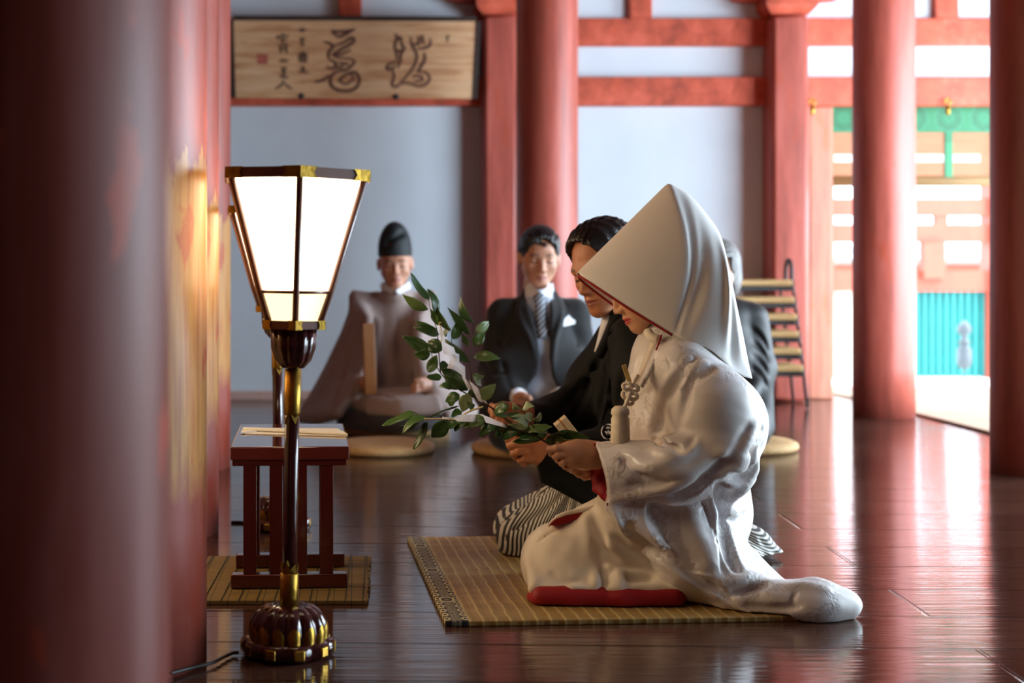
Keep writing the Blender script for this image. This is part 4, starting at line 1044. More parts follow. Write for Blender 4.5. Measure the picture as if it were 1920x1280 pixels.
    MB().tube(spline(Ps((1214, 622, 3.30), (1222, 632, 3.28), (1234, 636, 3.27)), 5), .011, 8).build('throat_collar', M_cream, root)
    def c3(px, py, Y=3.20): return W(px, py, Y)
    MB().box(c3(1175, 700, 3.235), (.010, .006, .042), Euler((0, -.33, 0)), .001).build('gold_case', simple('gold_brocade', (206, 178, 112), .45, .1, 60), root)
    m = MB()
    for (x, y, rx, ry, dy) in ((1176, 724, 8, 6, 0), (1189, 728, 8, 6, .004), (1174, 739, 7, 7, .002), (1187, 743, 8, 6, 0), (1181, 752, 6, 6, .003)):
        m.tube([c3(x + rx * math.cos(a), y + ry * math.sin(a), 3.212 + dy + .003 * math.sin(2 * a)) for a in np.linspace(0, 2 * math.pi, 18)], .0044, 8)
    m.tube(spline([c3(1196, 704, 3.236), c3(1190, 714, 3.222), c3(1183, 728, 3.21)], 5), .0045, 8)
    m.tube(spline([c3(1181, 734, 3.208), c3(1176, 752, 3.204), c3(1169, 766, 3.198)], 5), .0045, 8)
    m.build('cord_knot', M_cordw, root)
    m = MB(); c = c3(1163, 802, 3.195)
    m.lathe([(.001, .050), (.012, .049), (.0195, .042), (.021, .032), (.0175, .027), (.0205, .020), (.0215, -.02), (.023, -.050), (.001, -.051)], 60, c, lobes=30, amp=.08)
    o = m.build('tassel', M_cordw, root); 
    # ---- stiff white hood
    hood(root)
    return root
def hood(root):
    Yc = 3.36; Rr = lambda px, py: W(px, py, Yc)
    tip, apex = (1080, 513), (1252, 338)
    rim = lambda s: (1080 + (1241 - 1080) * s, 513 + (622 - 513) * s + 3 * math.sin(math.pi * s))
    crest1 = lambda s: (1080 + (1252 - 1080) * s, 513 + (338 - 513) * s)
    back = spline([Vector((x, y, 0)) for x, y in [(1252, 338), (1292, 360), (1332, 408), (1350, 440), (1361, 490), (1374, 552), (1390, 628), (1404, 708)]], 6)
    hem = spline([Vector((x, y, 0)) for x, y in [(1241, 622), (1262, 634), (1300, 646), (1332, 668), (1362, 692), (1404, 708)]], 6)
    def at(L, s):
        f = s * (len(L) - 1); i = min(int(f), len(L) - 2); return L[i].lerp(L[i + 1], f - i)
    nv = 22; rows = []
    def arc(c, e, wid, bulge, fold=None, lift=0.):
        """half section from the crest c to the near edge e, mirrored to the far side"""
        c = Vector((*c[:2],)); e = Vector((*e[:2],)); half = []
        for j in range(nv + 1):
            v = j / nv
            q = c.lerp(e, v)                              # place in the picture plane of symmetry
            y = wid * (math.sin(min(v * 1.3, 1) * math.pi / 2) ** .6) + bulge * math.sin(math.pi * v)
            half.append((q.x, q.y, y, v))
        return half
    def emit(half, fn=None):
        row = []
        for sgn in (1, -1):
            H = half if sgn == 1 else half[1:]
            L = [Rr(x, y) + Vector((0, -sgn * yy, 0)) for x, y, yy, v in H]
            row = (list(reversed(L)) + row) if sgn == -1 else L
        return row
    ns = 16
    for i in range(ns + 1):
        s = .015 + .985 * i / ns; wd = .022 + .100 * s ** .6
        c, e = crest1(s), rim(s)
        if i == ns: e = (1242, 623)
        h = arc(c, e, wd, .012 * s)
        h = [(x + 24 * math.sin(math.pi * v) ** 1.2 * s ** 3, y, yy, v) for x, y, yy, v in h]
        rows.append(emit(h))
    nb = 26
    for i in range(1, nb + 1):
        s = i / nb; c = at(back, s); e = at(hem, s)
        wd = .122 + .02 * math.sin(math.pi * s) - .085 * s ** 2.5
        h = arc(c, e, wd, .012 * (1 - s)); f = (1 - s) ** 1.5; out = []
        for x, y, yy, v in h:
            bl = 24 * math.sin(math.pi * v) ** 1.2 * f
            cr = .019 * math.exp(-((s - .30 - .35 * v) / .06) ** 2) * math.sin(math.pi * min(1, v * 1.1)) - .020 * math.exp(-((s - .44 - .30 * v) / .07) ** 2) * math.sin(math.pi * min(1, v))
            cr += -.014 * math.exp(-((s - .16) / .05) ** 2) * math.sin(math.pi * v) + .008 * math.exp(-((s - .8) / .08) ** 2) * math.sin(math.pi * v)
            dip = -.016 * math.exp(-((s - .06) / .03) ** 2) * math.sin(math.pi * v) ** .5
            out.append((x + bl, y, max(yy + cr + dip, .0005), v))
        rows.append(emit(out))
    m = MB(); m.grid(rows); o = m.build('silk_hood', M_hood, root)
    md = o.modifiers.new('t', 'SOLIDIFY'); md.thickness = .004; md.offset = -1
    sb = o.modifiers.new('s', 'SUBSURF'); sb.levels = 1; sb.render_levels = 1
    n = len(rows[0]); 
    P = [rows[i][-1] for i in range(ns, -1, -1)] + [rows[i][0] for i in range(1, ns + 1)]
    P2 = [p + Vector((-.001, 0, -.002)) for p in P]
    MB().tube(P2, .0028, 6).build('hood_piping', M_redsilk, o)
BRIDE = bride()
# ================================================================ the groom
M_blk = cloth('black_silk', (10, 11, 11), .75, 350, .25, sheen=.02, spec=.25)
M_white = simple('white_cotton', (232, 234, 240), .7, .03, 20, .1, 120)
SK_m = skin_mat('skin_tan', (188, 124, 88), lip=(150, 82, 70), dark=(30, 22, 20))
M_hair = simple('black_hair', (22, 19, 18), .34, .3, 12, .6, 160, stretch=(1, 1, 1))
def stripes():
    t = NT('striped_hakama'); a = t.node('ShaderNodeAttribute', attribute_name='u')
    f = t.math('ABSOLUTE', t.math('SUBTRACT', t.math('FRACT', a.outputs['Fac']), .5))
    t.p(base=t.ramp(f, [(.22, lin(22, 22, 22)), (.27, lin(206, 202, 190))]), rough=.6, sheen=.1); return t.m
def hair_mesh(M, cutfn, h=.003, puff=.010, back=0., wave=1.0):
    s = Sdf((-.14, -.12, -.14), (.13, .12, .16), h)
    s.ell((-.014, 0, .036), (.094 + puff, .075 + puff, .088 + puff), .02); s.ell((-.035, 0, -.01 - back), (.075 + puff * .7, .071 + puff * .7, .075 + back), .03)
    s.ell((.03, 0, .065), (.058 + puff, .062 + puff * .6, .052 + puff), .03)
    cutfn(s)
    s.add(lambda X, Y, Z: wave * (.0016 * np.sin(Y * 420 + 3 * np.sin(Z * 60 + X * 30)) + .0014 * np.sin(X * 190 + Y * 160 + Z * 90)))
    me = s.mesh('hair'); me.transform(M); return me
def groom():
    Yg = 3.84
    root = empty('person', W(1200, 1035, Yg).xy.to_3d(), 'kneeling person in a black crested kimono and striped hakama, holding an upright leafy branch', 'person')
    fw = Vector((-.80, -.52, -.36))
    M = head_frame(fw, W(1137, 497, 3.80), .10) @ Matrix.Scale(1.02, 4)
    hd = head_mesh(M, .0026, wide=1.04)
    s = Sdf((.30, 3.48, .01), (1.02, 4.24, .72), .008)
    s.chain(Ps((1240, 960, Yg), (1215, 730, Yg), (1180, 610, 3.83)), [.10, .09, .05], .03)
    for y0, q in ((3.66, 0), (4.0, 1)):
        s.chain(Ps((1215, 690, y0), (1190, 830, y0), (1040, 852, 3.63)) if not q else Ps((1200, 690, 3.94), (1120, 735, 4.0), (1084, 787, 3.97), (1010, 785, 3.87)), [.042, .036, .026] if not q else [.042, .036, .03, .024], .02)
        s.chain(Ps((1235, 990, y0 + .06), (1010, 1000, y0 + .05), (1260, 1020, y0 + .05), (1350, 1032, y0 + .06)), [.065, .04, .035, .025], .02)
    s.cut((0, 0, .018), (0, 0, -1)); bd = s.mesh('b')
    near = [(Ps((1055, 850, 3.60), (1034, 846, 3.575), (1006, 838, 3.55)), [.026, .031, .028], .02),
            (Ps((1040, 830, 3.575), (1004, 824, 3.55), (988, 822, 3.54)), [.018, .022, .016], .02),
            (Ps((1040, 858, 3.58), (1008, 856, 3.555), (993, 856, 3.55)), [.018, .021, .016], .02),
            (Ps((991, 818, 3.53), (970, 816, 3.525), (953, 823, 3.535), (955, 832, 3.56), (966, 834, 3.58)), [.0118, .0105, .0098, .009, .008], .006),
            (Ps((988, 831, 3.528), (968, 831, 3.522), (957, 835, 3.532), (961, 843, 3.56), (972, 843, 3.58)), [.0118, .0108, .010, .009, .008], .006),
            (Ps((988, 844, 3.53), (973, 845, 3.524), (964, 849, 3.534), (968, 857, 3.56), (978, 856, 3.58)), [.0115, .0105, .0098, .009, .008], .006),
            (Ps((994, 857, 3.535), (983, 859, 3.53), (976, 862, 3.54), (981, 869, 3.56), (990, 867, 3.58)), [.0105, .0092, .0086, .008, .007], .006),
            (Ps((1024, 826, 3.60), (1000, 812, 3.61), (978, 809, 3.60), (966, 812, 3.59)), [.017, .0135, .0112, .0095], .01)]
    lo, hi = bbox(near); h1 = chains(lo, hi, .002, near)
    far = [(Ps((1020, 785, 3.88), (990, 780, 3.84), (962, 778, 3.80)), [.026, .029, .026], .02),
           (Ps((985, 790, 3.83), (958, 790, 3.79)), [.02, .017], .02),
           (Ps((962, 788, 3.775), (945, 792, 3.76), (934, 788, 3.765), (932, 778, 3.775)), [.0115, .0105, .0098, .0088], .006),
           (Ps((960, 780, 3.78), (940, 784, 3.768), (926, 780, 3.772), (924, 770, 3.78)), [.0115, .0105, .0098, .0088], .006),
           (Ps((960, 772, 3.79), (938, 774, 3.78), (922, 770, 3.785), (922, 761, 3.792)), [.0115, .0105, .0098, .0088], .006),
           (Ps((968, 794, 3.77), (954, 799, 3.758), (945, 797, 3.76), (942, 790, 3.768)), [.0105, .0095, .0088, .008], .006),
           (Ps((992, 772, 3.80), (968, 763, 3.78), (944, 760, 3.775), (930, 763, 3.775)), [.016, .013, .0112, .0095], .01)]
    lo, hi = bbox(far); h2 = chains(lo, hi, .002, far)
    body = link('body', body_mesh('body', [hd, bd, h1, h2]), SK_m, root)
    def cutf(s):
        s.ell((.090, 0, -.015), (.094, .074, .112), .005, 's')
        for q in (-1, 1): s.ell((.008, q * .086, -.022), (.032, .03, .036), .008, 's')
        s.box((.06, 0, -.085), (.075, .2, .065), .008, 's'); s.cut((0, 0, -.085), (-.25, 0, -1))
    link('hair', hair_mesh(M, cutf, puff=.004), M_hair, root)
    o = MB(); o.tube([W(970 + 5 * math.cos(a) * .35, 845 + 7.5 * math.sin(a), 3.524 + .0115 * -math.cos(a) + .004) for a in np.linspace(0, 2 * math.pi, 18)], .0016, 6)
    o.build('wedding_ring', M_gold, root)
    # ---- black haori
    s = Sdf((.33, 3.46, .10), (1.04, 4.28, .78), .005)
    s.chain(Ps((1250, 930, 3.85), (1222, 760, 3.85), (1205, 670, 3.84), (1184, 600, 3.83)), [.150, .140, .105, .06], .05, own=.05)
    s.chain(Ps((1190, 640, 3.70), (1222, 720, 3.64), (1215, 830, 3.62)), [.072, .092, .090], .04, own=.05)
    s.chain(Ps((1160, 640, 3.98), (1120, 720, 4.02), (1082, 790, 3.98)), [.070, .080, .066], .04, own=.05)
    s.push(); s.chain(Ps((1086, 785, 3.98), (1040, 788, 3.93), (996, 786, 3.86)), [.064, .058, .050], .03, own=.03); s.rc(W(985, 784, 3.85), W(1010, 786, 3.87), .040, k=.006, op='s'); s.pop(.03)
    s.sheet(Ps((1000, 775, 3.89), (1060, 740, 3.96), (1120, 700, 4.0)), Ps((1000, 812, 3.88), (1050, 850, 3.92), (1100, 900, 3.94)), .022, .03)
    s.push()
    s.chain(Ps((1212, 835, 3.62), (1120, 856, 3.60), (1030, 856, 3.58)), [.085, .066, .052], .03, own=.03)
    s.sheet(Ps((1006, 862, 3.58), (1080, 860, 3.575), (1180, 860, 3.575)), Ps((1002, 874, 3.58), (1020, 888, 3.58), (1130, 948, 3.60)), .022, .03)
    a = W(1002, 850, 3.58); X = s.ax[0][:, None, None]; Z = s.ax[2][None, None, :]
    s.f = np.maximum(s.f, ((a.x - X) * .97 + (a.z - Z) * .2).astype(np.float32))
    s.rc(W(1000, 852, 3.585), W(1040, 850, 3.58), .040, .03, .008, 's'); s.pop(.02)
    s.chain(Ps((1200, 870, 3.70), (1120, 900, 3.72), (1090, 930, 3.76)), [.10, .08, .05], .04, own=.04)
    g = lambda pix, r, k=.014: s.line(pix, r, k, 's'); u = lambda pix, r, k=.014, deep=.004: s.line(pix, r, k, 'u', deep=deep)
    g([(1150, 620), (1120, 680), (1090, 750), (1070, 790)], .008, .016); g([(1135, 690), (1128, 740), (1112, 800)], .010, .016); u([(1145, 690), (1140, 745), (1124, 800)], .008, .016)
    g([(1165, 700), (1160, 760), (1140, 820)], .009, .016); g([(1060, 800), (1100, 800), (1140, 815)], .007, .014); u([(1030, 830), (1080, 826), (1130, 832)], .007, .016)
    g([(1020, 880), (1060, 880), (1110, 900)], .006, .014); g([(1050, 770), (1075, 745), (1095, 710)], .007, .014)
    hao = link('black_haori', s.mesh('black_haori', 1), M_blk, root); H = s
    m = MB(); A = spline(Ps((1150, 582, 3.79), (1143, 606, 3.765), (1132, 636, 3.75), (1124, 660, 3.75)), 5); B = spline(Ps((1135, 580, 3.83), (1130, 606, 3.80), (1124, 636, 3.78), (1118, 660, 3.77)), 5)
    m.grid([A, [(a + b) / 2 + Vector((-.006, -.004, 0)) for a, b in zip(A, B)], B]); o = m.build('white_collar', M_white, root); md = o.modifiers.new('t', 'SOLIDIFY'); md.thickness = .006
    m = MB(); A = spline(Ps((1172, 590, 3.74), (1160, 612, 3.735), (1146, 640, 3.73), (1128, 672, 3.735)), 5); B = spline(Ps((1152, 582, 3.78), (1146, 606, 3.758), (1134, 636, 3.745), (1122, 664, 3.745)), 5)
    m.grid([A, [(a + b) / 2 + Vector((-.008, -.008, 0)) for a, b in zip(A, B)], B]); o = m.build('black_collar', M_blk, root); md = o.modifiers.new('t', 'SOLIDIFY'); md.thickness = .010
    # white round crest on the sleeve: ring and three lobes
    c = H.hit(1141, 809) + Vector((0, -.004, 0)); ss = 3.6 / F
    hp = lambda x, y: H.hit(x, y) + Vector((0, -.0035, 0))
    m = MB(); m.tube([hp(1140 + 12.5 * math.cos(a), 809 + 14 * math.sin(a)) for a in np.linspace(0, 2 * math.pi, 28)], .0017, 6)
    for k in range(3):
        x, y = 1140 + 5.2 * math.cos(math.pi / 2 + k * 2.094), 809 - 5.6 * math.sin(math.pi / 2 + k * 2.094)
        b = hp(x, y); n0 = len(m.bm.verts)
        m.lathe([(.0001, -.0004), (.0056, -.0004), (.0056, .0012), (.0001, .0014)], 16)
        m.bm.verts.ensure_lookup_table(); bmesh.ops.transform(m.bm, matrix=Matrix.Translation(b) @ Matrix.Rotation(math.pi / 2, 4, 'X'), verts=m.bm.verts[n0:])
        m.tube([hp(1140, 809), hp((1140 + x) / 2, (809 + y) / 2)], .0013, 5)
    m.build('family_crest', M_white, hao)
    # ---- striped hakama
    s = Sdf((.24, 3.44, .0), (1.16, 4.28, .42), .005)
    s.chain(Ps((1240, 965, 3.72), (1090, 962, 3.72), (978, 1003, 3.71)), [.125, .095, .066], .04, own=.04)
    s.chain(Ps((1240, 960, 3.96), (1090, 955, 3.96), (972, 990, 3.94)), [.125, .095, .070], .04, own=.04)
    s.ell(W(1000, 1004, 3.82), (.095, .18, .075), .04)
    s.chain(Ps((985, 1030, 3.70), (1100, 1040, 3.70), (1260, 1040, 3.70)), [.055, .06, .07], .04, own=.04)
    s.sheet(Ps((965, 1005, 3.66), (1040, 1000, 3.63), (1120, 990, 3.62)), Ps((975, 1046, 3.67), (1040, 1055, 3.65), (1130, 1060, 3.64)), .012, .04)
    s.chain(Ps((1260, 1000, 3.78), (1380, 1030, 3.76), (1440, 1042, 3.74)), [.11, .055, .03], .05, own=.05)
    s.ell(W(1398, 1022, 3.72), (.07, .09, .052), .04); s.chain(Ps((1400, 1040, 3.66), (1458, 1046, 3.70)), [.03, .022], .03)
    g = lambda pix, r, k=.014: s.line(pix, r, k, 's'); u = lambda pix, r, k=.014, deep=.003: s.line(pix, r, k, 'u', deep=deep)
    g([(1062, 905), (1000, 938), (945, 972), (930, 988)], .008, .012); u([(1060, 898), (1005, 925), (950, 955)], .007, .012)
    g([(1066, 915), (1030, 950), (975, 985), (945, 1015)], .007, .012); g([(1070, 925), (1050, 965), (1010, 1010), (975, 1040)], .010, .014); u([(1064, 930), (1036, 968), (1000, 1003), (965, 1028)], .008, .014)
    g([(1085, 930), (1075, 975), (1060, 1020)], .009, .014); u([(1095, 930), (1085, 975), (1078, 1015)], .008, .014)
    g([(1395, 1000), (1420, 1020), (1440, 1040)], .009, .014); u([(1380, 1005), (1410, 1030), (1425, 1050)], .008, .014); g([(1425, 1010), (1440, 1025), (1462, 1040)], .006, .012)
    s.f = np.maximum(s.f, (.0145 - s.ax[2]).astype(np.float32)[None, None, :])
    me = s.mesh('hakama', 1); V = verts(me)
    px = CX + V[:, 0] * F / 3.7; py = HY + (CH - V[:, 2]) * F / 3.7
    ang = np.arctan2(py - 872, 1098 - px)                                     # stripes run down the cloth from the waist ties
    rr = np.hypot(py - 872, 1098 - px)
    uf = (ang * 57.3 - .13 * np.maximum(rr - 70, 0) + 1.6 * np.sin(rr * .05 + ang * 7)) / 2.3 + (V[:, 1] - 3.62) * 7
    ub = V[:, 2] / .0088 + 1.6 * np.sin(V[:, 0] * 38 + V[:, 2] * 30) + (V[:, 0] - 1.0) * 26
    w = np.clip((px - 1230) / 40, 0, 1)
    attr(me, 'u', np.where(w < .5, uf, ub))
    link('striped_hakama', me, stripes(), root)
    # folded fan tucked at the waist
    a, b = W(1052, 789, 3.50), W(1090, 838, 3.56); d = (b - a).normalized()
    sd = Vector((d.z, 0, -d.x)).normalized(); m = MB(); nm = d.cross(sd)
    a0 = W(1048, 788, 3.50); fan = empty('folding_fan', a0, 'closed cream and gold folding fan tucked in front of the black kimono', 'fan')
    ivory = simple('ivory_paper', (232, 216, 180), .5, .04); 
    for k in range(7):
        off = (k - 3) * .0052
        m = MB(); m.box(a0.lerp(b, .5) + sd * off, ((b - a0).length, .0046, .012), Matrix((d, sd, nm)).transposed().to_4x4(), .0006)
        m.build('fan_stick', ivory if k != 3 else simple('gold_stick', (188, 140, 70), .4, .1), fan)
    return root
YOFF[0] = .06; GROOM = groom(); YOFF[0] = 0.0
# ================================================================ guests and the priest
def patchq(m, P, th=.002):
    m.prism(P, (0, th, 0))
M_coat = cloth('black_wool', (17, 19, 22), .8, 600, .1, sheen=.2)
M_trous = cloth('dark_grey_wool', (34, 35, 38), .85, 600, .1)
def father():
    Y = YF; P = lambda *q: Ps(*q)
    root = empty('person', W(1005, 850, Y).xy.to_3d(), 'seated person in a black morning coat with striped tie and white pocket square', 'person')
    M = head_frame((.03, -1, -.16), W(1011, 482, Y + .02), -.03) @ Matrix.Scale(1.04, 4)
    hd = head_mesh(M, .0032, wide=1.04, old=1)
    s = Sdf(W(880, 870, 5.5) + Vector((0, 0, 0)), W(1150, 520, 6.4) , .012)
    s = Sdf((.28, 5.5, .04), (1.02, 6.35, .76), .012)
    s.chain(P((1010, 780, 6.1), (1010, 640, 6.1), (1010, 560, 6.07)), [.10, .10, .05], .03)
    for q in (-1, 1):
        s.chain(P((1010 + q * 62, 592, 6.09), (1010 + q * 84, 690, 6.07), (1010 + q * 34, 748, 5.88)), [.045, .036, .028], .02)
        s.chain(P((1010 + q * 28, 800, 6.1), (1010 + q * 58, 815, 5.72), (1010 + q * 30, 832, 6.15)), [.07, .05, .04], .02)
    s.cut((0, 0, .052), (0, 0, -1)); bd = s.mesh('b')
    hands = []
    for q in (-1, 1):
        c = lambda dx, dy, yy: W(1010 + q * dx, dy, yy)
        it = [([c(44, 742, 5.89), c(34, 748, 5.86), c(24, 752, 5.84)], [.026, .034, .030], .02)]
        for i, (dx, dy) in enumerate(((14, 748), (13, 754), (14, 760), (17, 765))):
            it.append(([c(28 - i * 0.5, 746 + i * 5, 5.83), c(dx + 5, dy + 1, 5.80), c(dx, dy + 5, 5.79), c(dx - 3, dy + 9, 5.80)], [.011, .010, .009, .008], .005))
        it.append(([c(36, 742, 5.83), c(26, 742, 5.80), c(18, 744, 5.79)], [.014, .011, .009], .008))
        lo, hi = bbox(it); hands.append(chains(lo, hi, .003, it))
    link('body', body_mesh('body', [hd, bd] + hands), SK_m2, root)
    def cutf(s):
        s.ell((.096, 0, -.022), (.090, .072, .113), .006, 's')
        for q in (-1, 1): s.ell((.012, q * .09, -.03), (.036, .034, .040), .008, 's')
        s.box((.06, 0, -.085), (.075, .2, .065), .008, 's'); s.rc((.06, -.045, .085), (.085, .01, .060), .014, .006, .02)
        s.rc((.03, .062, .10), (.09, .045, .085), .006, .004, .008, 's'); s.cut((0, 0, -.075), (-.2, 0, -1))
    link('hair', hair_mesh(M, cutf, .0035, puff=.008), M_hair, root)
    sh = Sdf((.35, 5.6, .05), (.98, 6.35, .76), .008)
    sh.chain(P((1010, 790, 6.08), (1010, 660, 6.06), (1010, 600, 6.07)), [.140, .128, .085], .04, own=.04, flat=((0, 1, 0), 1.02))
    sh.chain(P((1010, 590, 6.07), (1010, 545, 6.06)), [.075, .058], .04)
    link('white_shirt', sh.mesh('white_shirt'), M_white, root)
    vs = Sdf((.35, 5.6, .05), (.98, 6.35, .76), .008); vs.f = sh.f - .006
    vs.cut(W(1010, 556, Y), (0, 0, 1)); 
    vs.poly([(998, 545), (1028, 545), (1028, 575), (1018, 615), (1003, 575)], 5.9, 5.6, 6.0)
    link('grey_waistcoat', vs.mesh('grey_waistcoat'), cloth('pale_grey_satin', (178, 186, 204), .5, 300, .1), root)
    s = Sdf((.28, 5.55, .05), (1.04, 6.36, .80), .0065)
    s.chain(P((1010, 795, 6.07), (1010, 680, 6.05), (1010, 615, 6.05)), [.180, .170, .135], .05, own=.05, flat=((0, 1, 0), 1.08))
    s.rc(W(945, 588, 6.09), W(1075, 588, 6.09), .068, k=.05); s.rc(W(1010, 575, 6.10), W(1010, 548, 6.11), .085, .072, .03)
    for q in (-1, 1):
        s.chain(P((1010 + q * 66, 594, 6.09), (1010 + q * 86, 690, 6.07), (1010 + q * 44, 744, 5.91)), [.068, .060, .046], .025, own=.03)
        s.chain(P((1010 + q * 60, 690, 6.0), (1010 + q * 70, 780, 5.95)), [.09, .10], .05)
    g = lambda pix, r, k=.014: s.line(pix, r, k, 's'); u = lambda pix, r, k=.014: s.line(pix, r, k, 'u', deep=.002)
    u([(982, 545), (974, 590), (996, 640), (1008, 690)], .012, .008); u([(1042, 545), (1052, 590), (1040, 640), (1036, 690)], .012, .008)
    g([(972, 560), (964, 582), (972, 600)], .004, .008); g([(1056, 560), (1064, 582), (1058, 600)], .004, .008)
    g([(940, 640), (948, 700), (958, 730)], .008, .016); g([(1082, 640), (1076, 700), (1066, 730)], .008, .016); g([(905, 680), (925, 700), (945, 700)], .007, .014)
    s.poly([(985, 515), (987, 540), (996, 581), (1008, 625), (1013, 676), (1006, 702), (986, 731), (976, 748), (976, 770), (1070, 770), (1054, 742), (1036, 704), (1031, 669), (1034, 610), (1037, 540), (1039, 515)], 5.9, 5.5, 6.02, .006)
    C = s; link('morning_coat', s.mesh('morning_coat'), M_coat, root)
    s = Sdf((.25, 5.4, .04), (1.08, 6.4, .34), .009)
    for q in (-1, 1): s.chain(P((1010 + q * 26, 795, 6.12), (1010 + q * 55, 806, 5.74), (1010 + q * 30, 830, 6.2)), [.11, .085, .06], .03, own=.03)
    s.rc(W(980, 800, 5.95), W(1040, 800, 5.95), .085, k=.05); s.cut((0, 0, .047), (0, 0, -1))
    link('trousers', s.mesh('trousers'), M_trous, root)
    # wing collar, tie, square, cuffs
    m = MB()
    for q in (-1, 1):
        c = lambda x, y, yy: W(1013 + q * x, y, yy)
        m.prism([c(1, 548, 5.90), c(24, 530, 5.955), c(26, 545, 5.955), c(15, 556, 5.915)], (0, .006, 0))
    m.build('wing_collar', M_white, root)
    t = NT('striped_tie'); w = t.coord((1, 1, 1), (0, .75, 0)); sp = t.node('ShaderNodeSeparateXYZ'); t.l.new(w, sp.inputs[0])
    t.p(base=t.ramp(t.math('FRACT', t.math('MULTIPLY', sp.outputs[2], 62)), [(.0, lin(58, 64, 78)), (.48, lin(58, 64, 78)), (.52, lin(176, 182, 192))], 'CONSTANT'), rough=.5)
    m = MB(); rows = []
    for x, y, w_ in ((1011, 547, 9), (1011, 560, 11), (1011, 565, 8), (1013, 590, 10), (1016, 612, 12), (1017, 624, 12), (1017, 634, 8)):
        p = sh.hit(x, y) + Vector((0, -.012, 0)); e = w_ * 5.9 / F
        rows.append([p + Vector((-e, .006, 0)), p + Vector((-e * .4, -.004, 0)), p + Vector((e * .4, -.004, 0)), p + Vector((e, .006, 0))])
    m.grid(rows); o = m.build('striped_tie', t.m, root); md = o.modifiers.new('t', 'SOLIDIFY'); md.thickness = .006
    m = MB(); m.tube(spline([sh.hit(x, y) + Vector((0, -.018, 0)) for x, y in ((1001, 612), (1008, 619), (1018, 621), (1026, 617), (1031, 610))], 4), .0028, 6); m.build('watch_chain', simple('silver_chain', (190, 190, 190), .3, .1, metal=1.), root)
    m = MB(); h = lambda x, y: C.hit(x, y) + Vector((0, -.005, 0))
    m.prism([h(1056, 612), h(1058, 598), h(1066, 590), h(1071, 596), h(1079, 601), h(1078, 607)], (0, .004, 0)); m.build('pocket_square', M_white, root)
    for q in (-1, 1):
        a, b = W(1010 + q * 45, 742, 5.905), W(1010 + q * 35, 748, 5.87); m = MB(); m.tube([a, b], [.044, .042], 20); m.build('shirt_cuff', M_white, root)
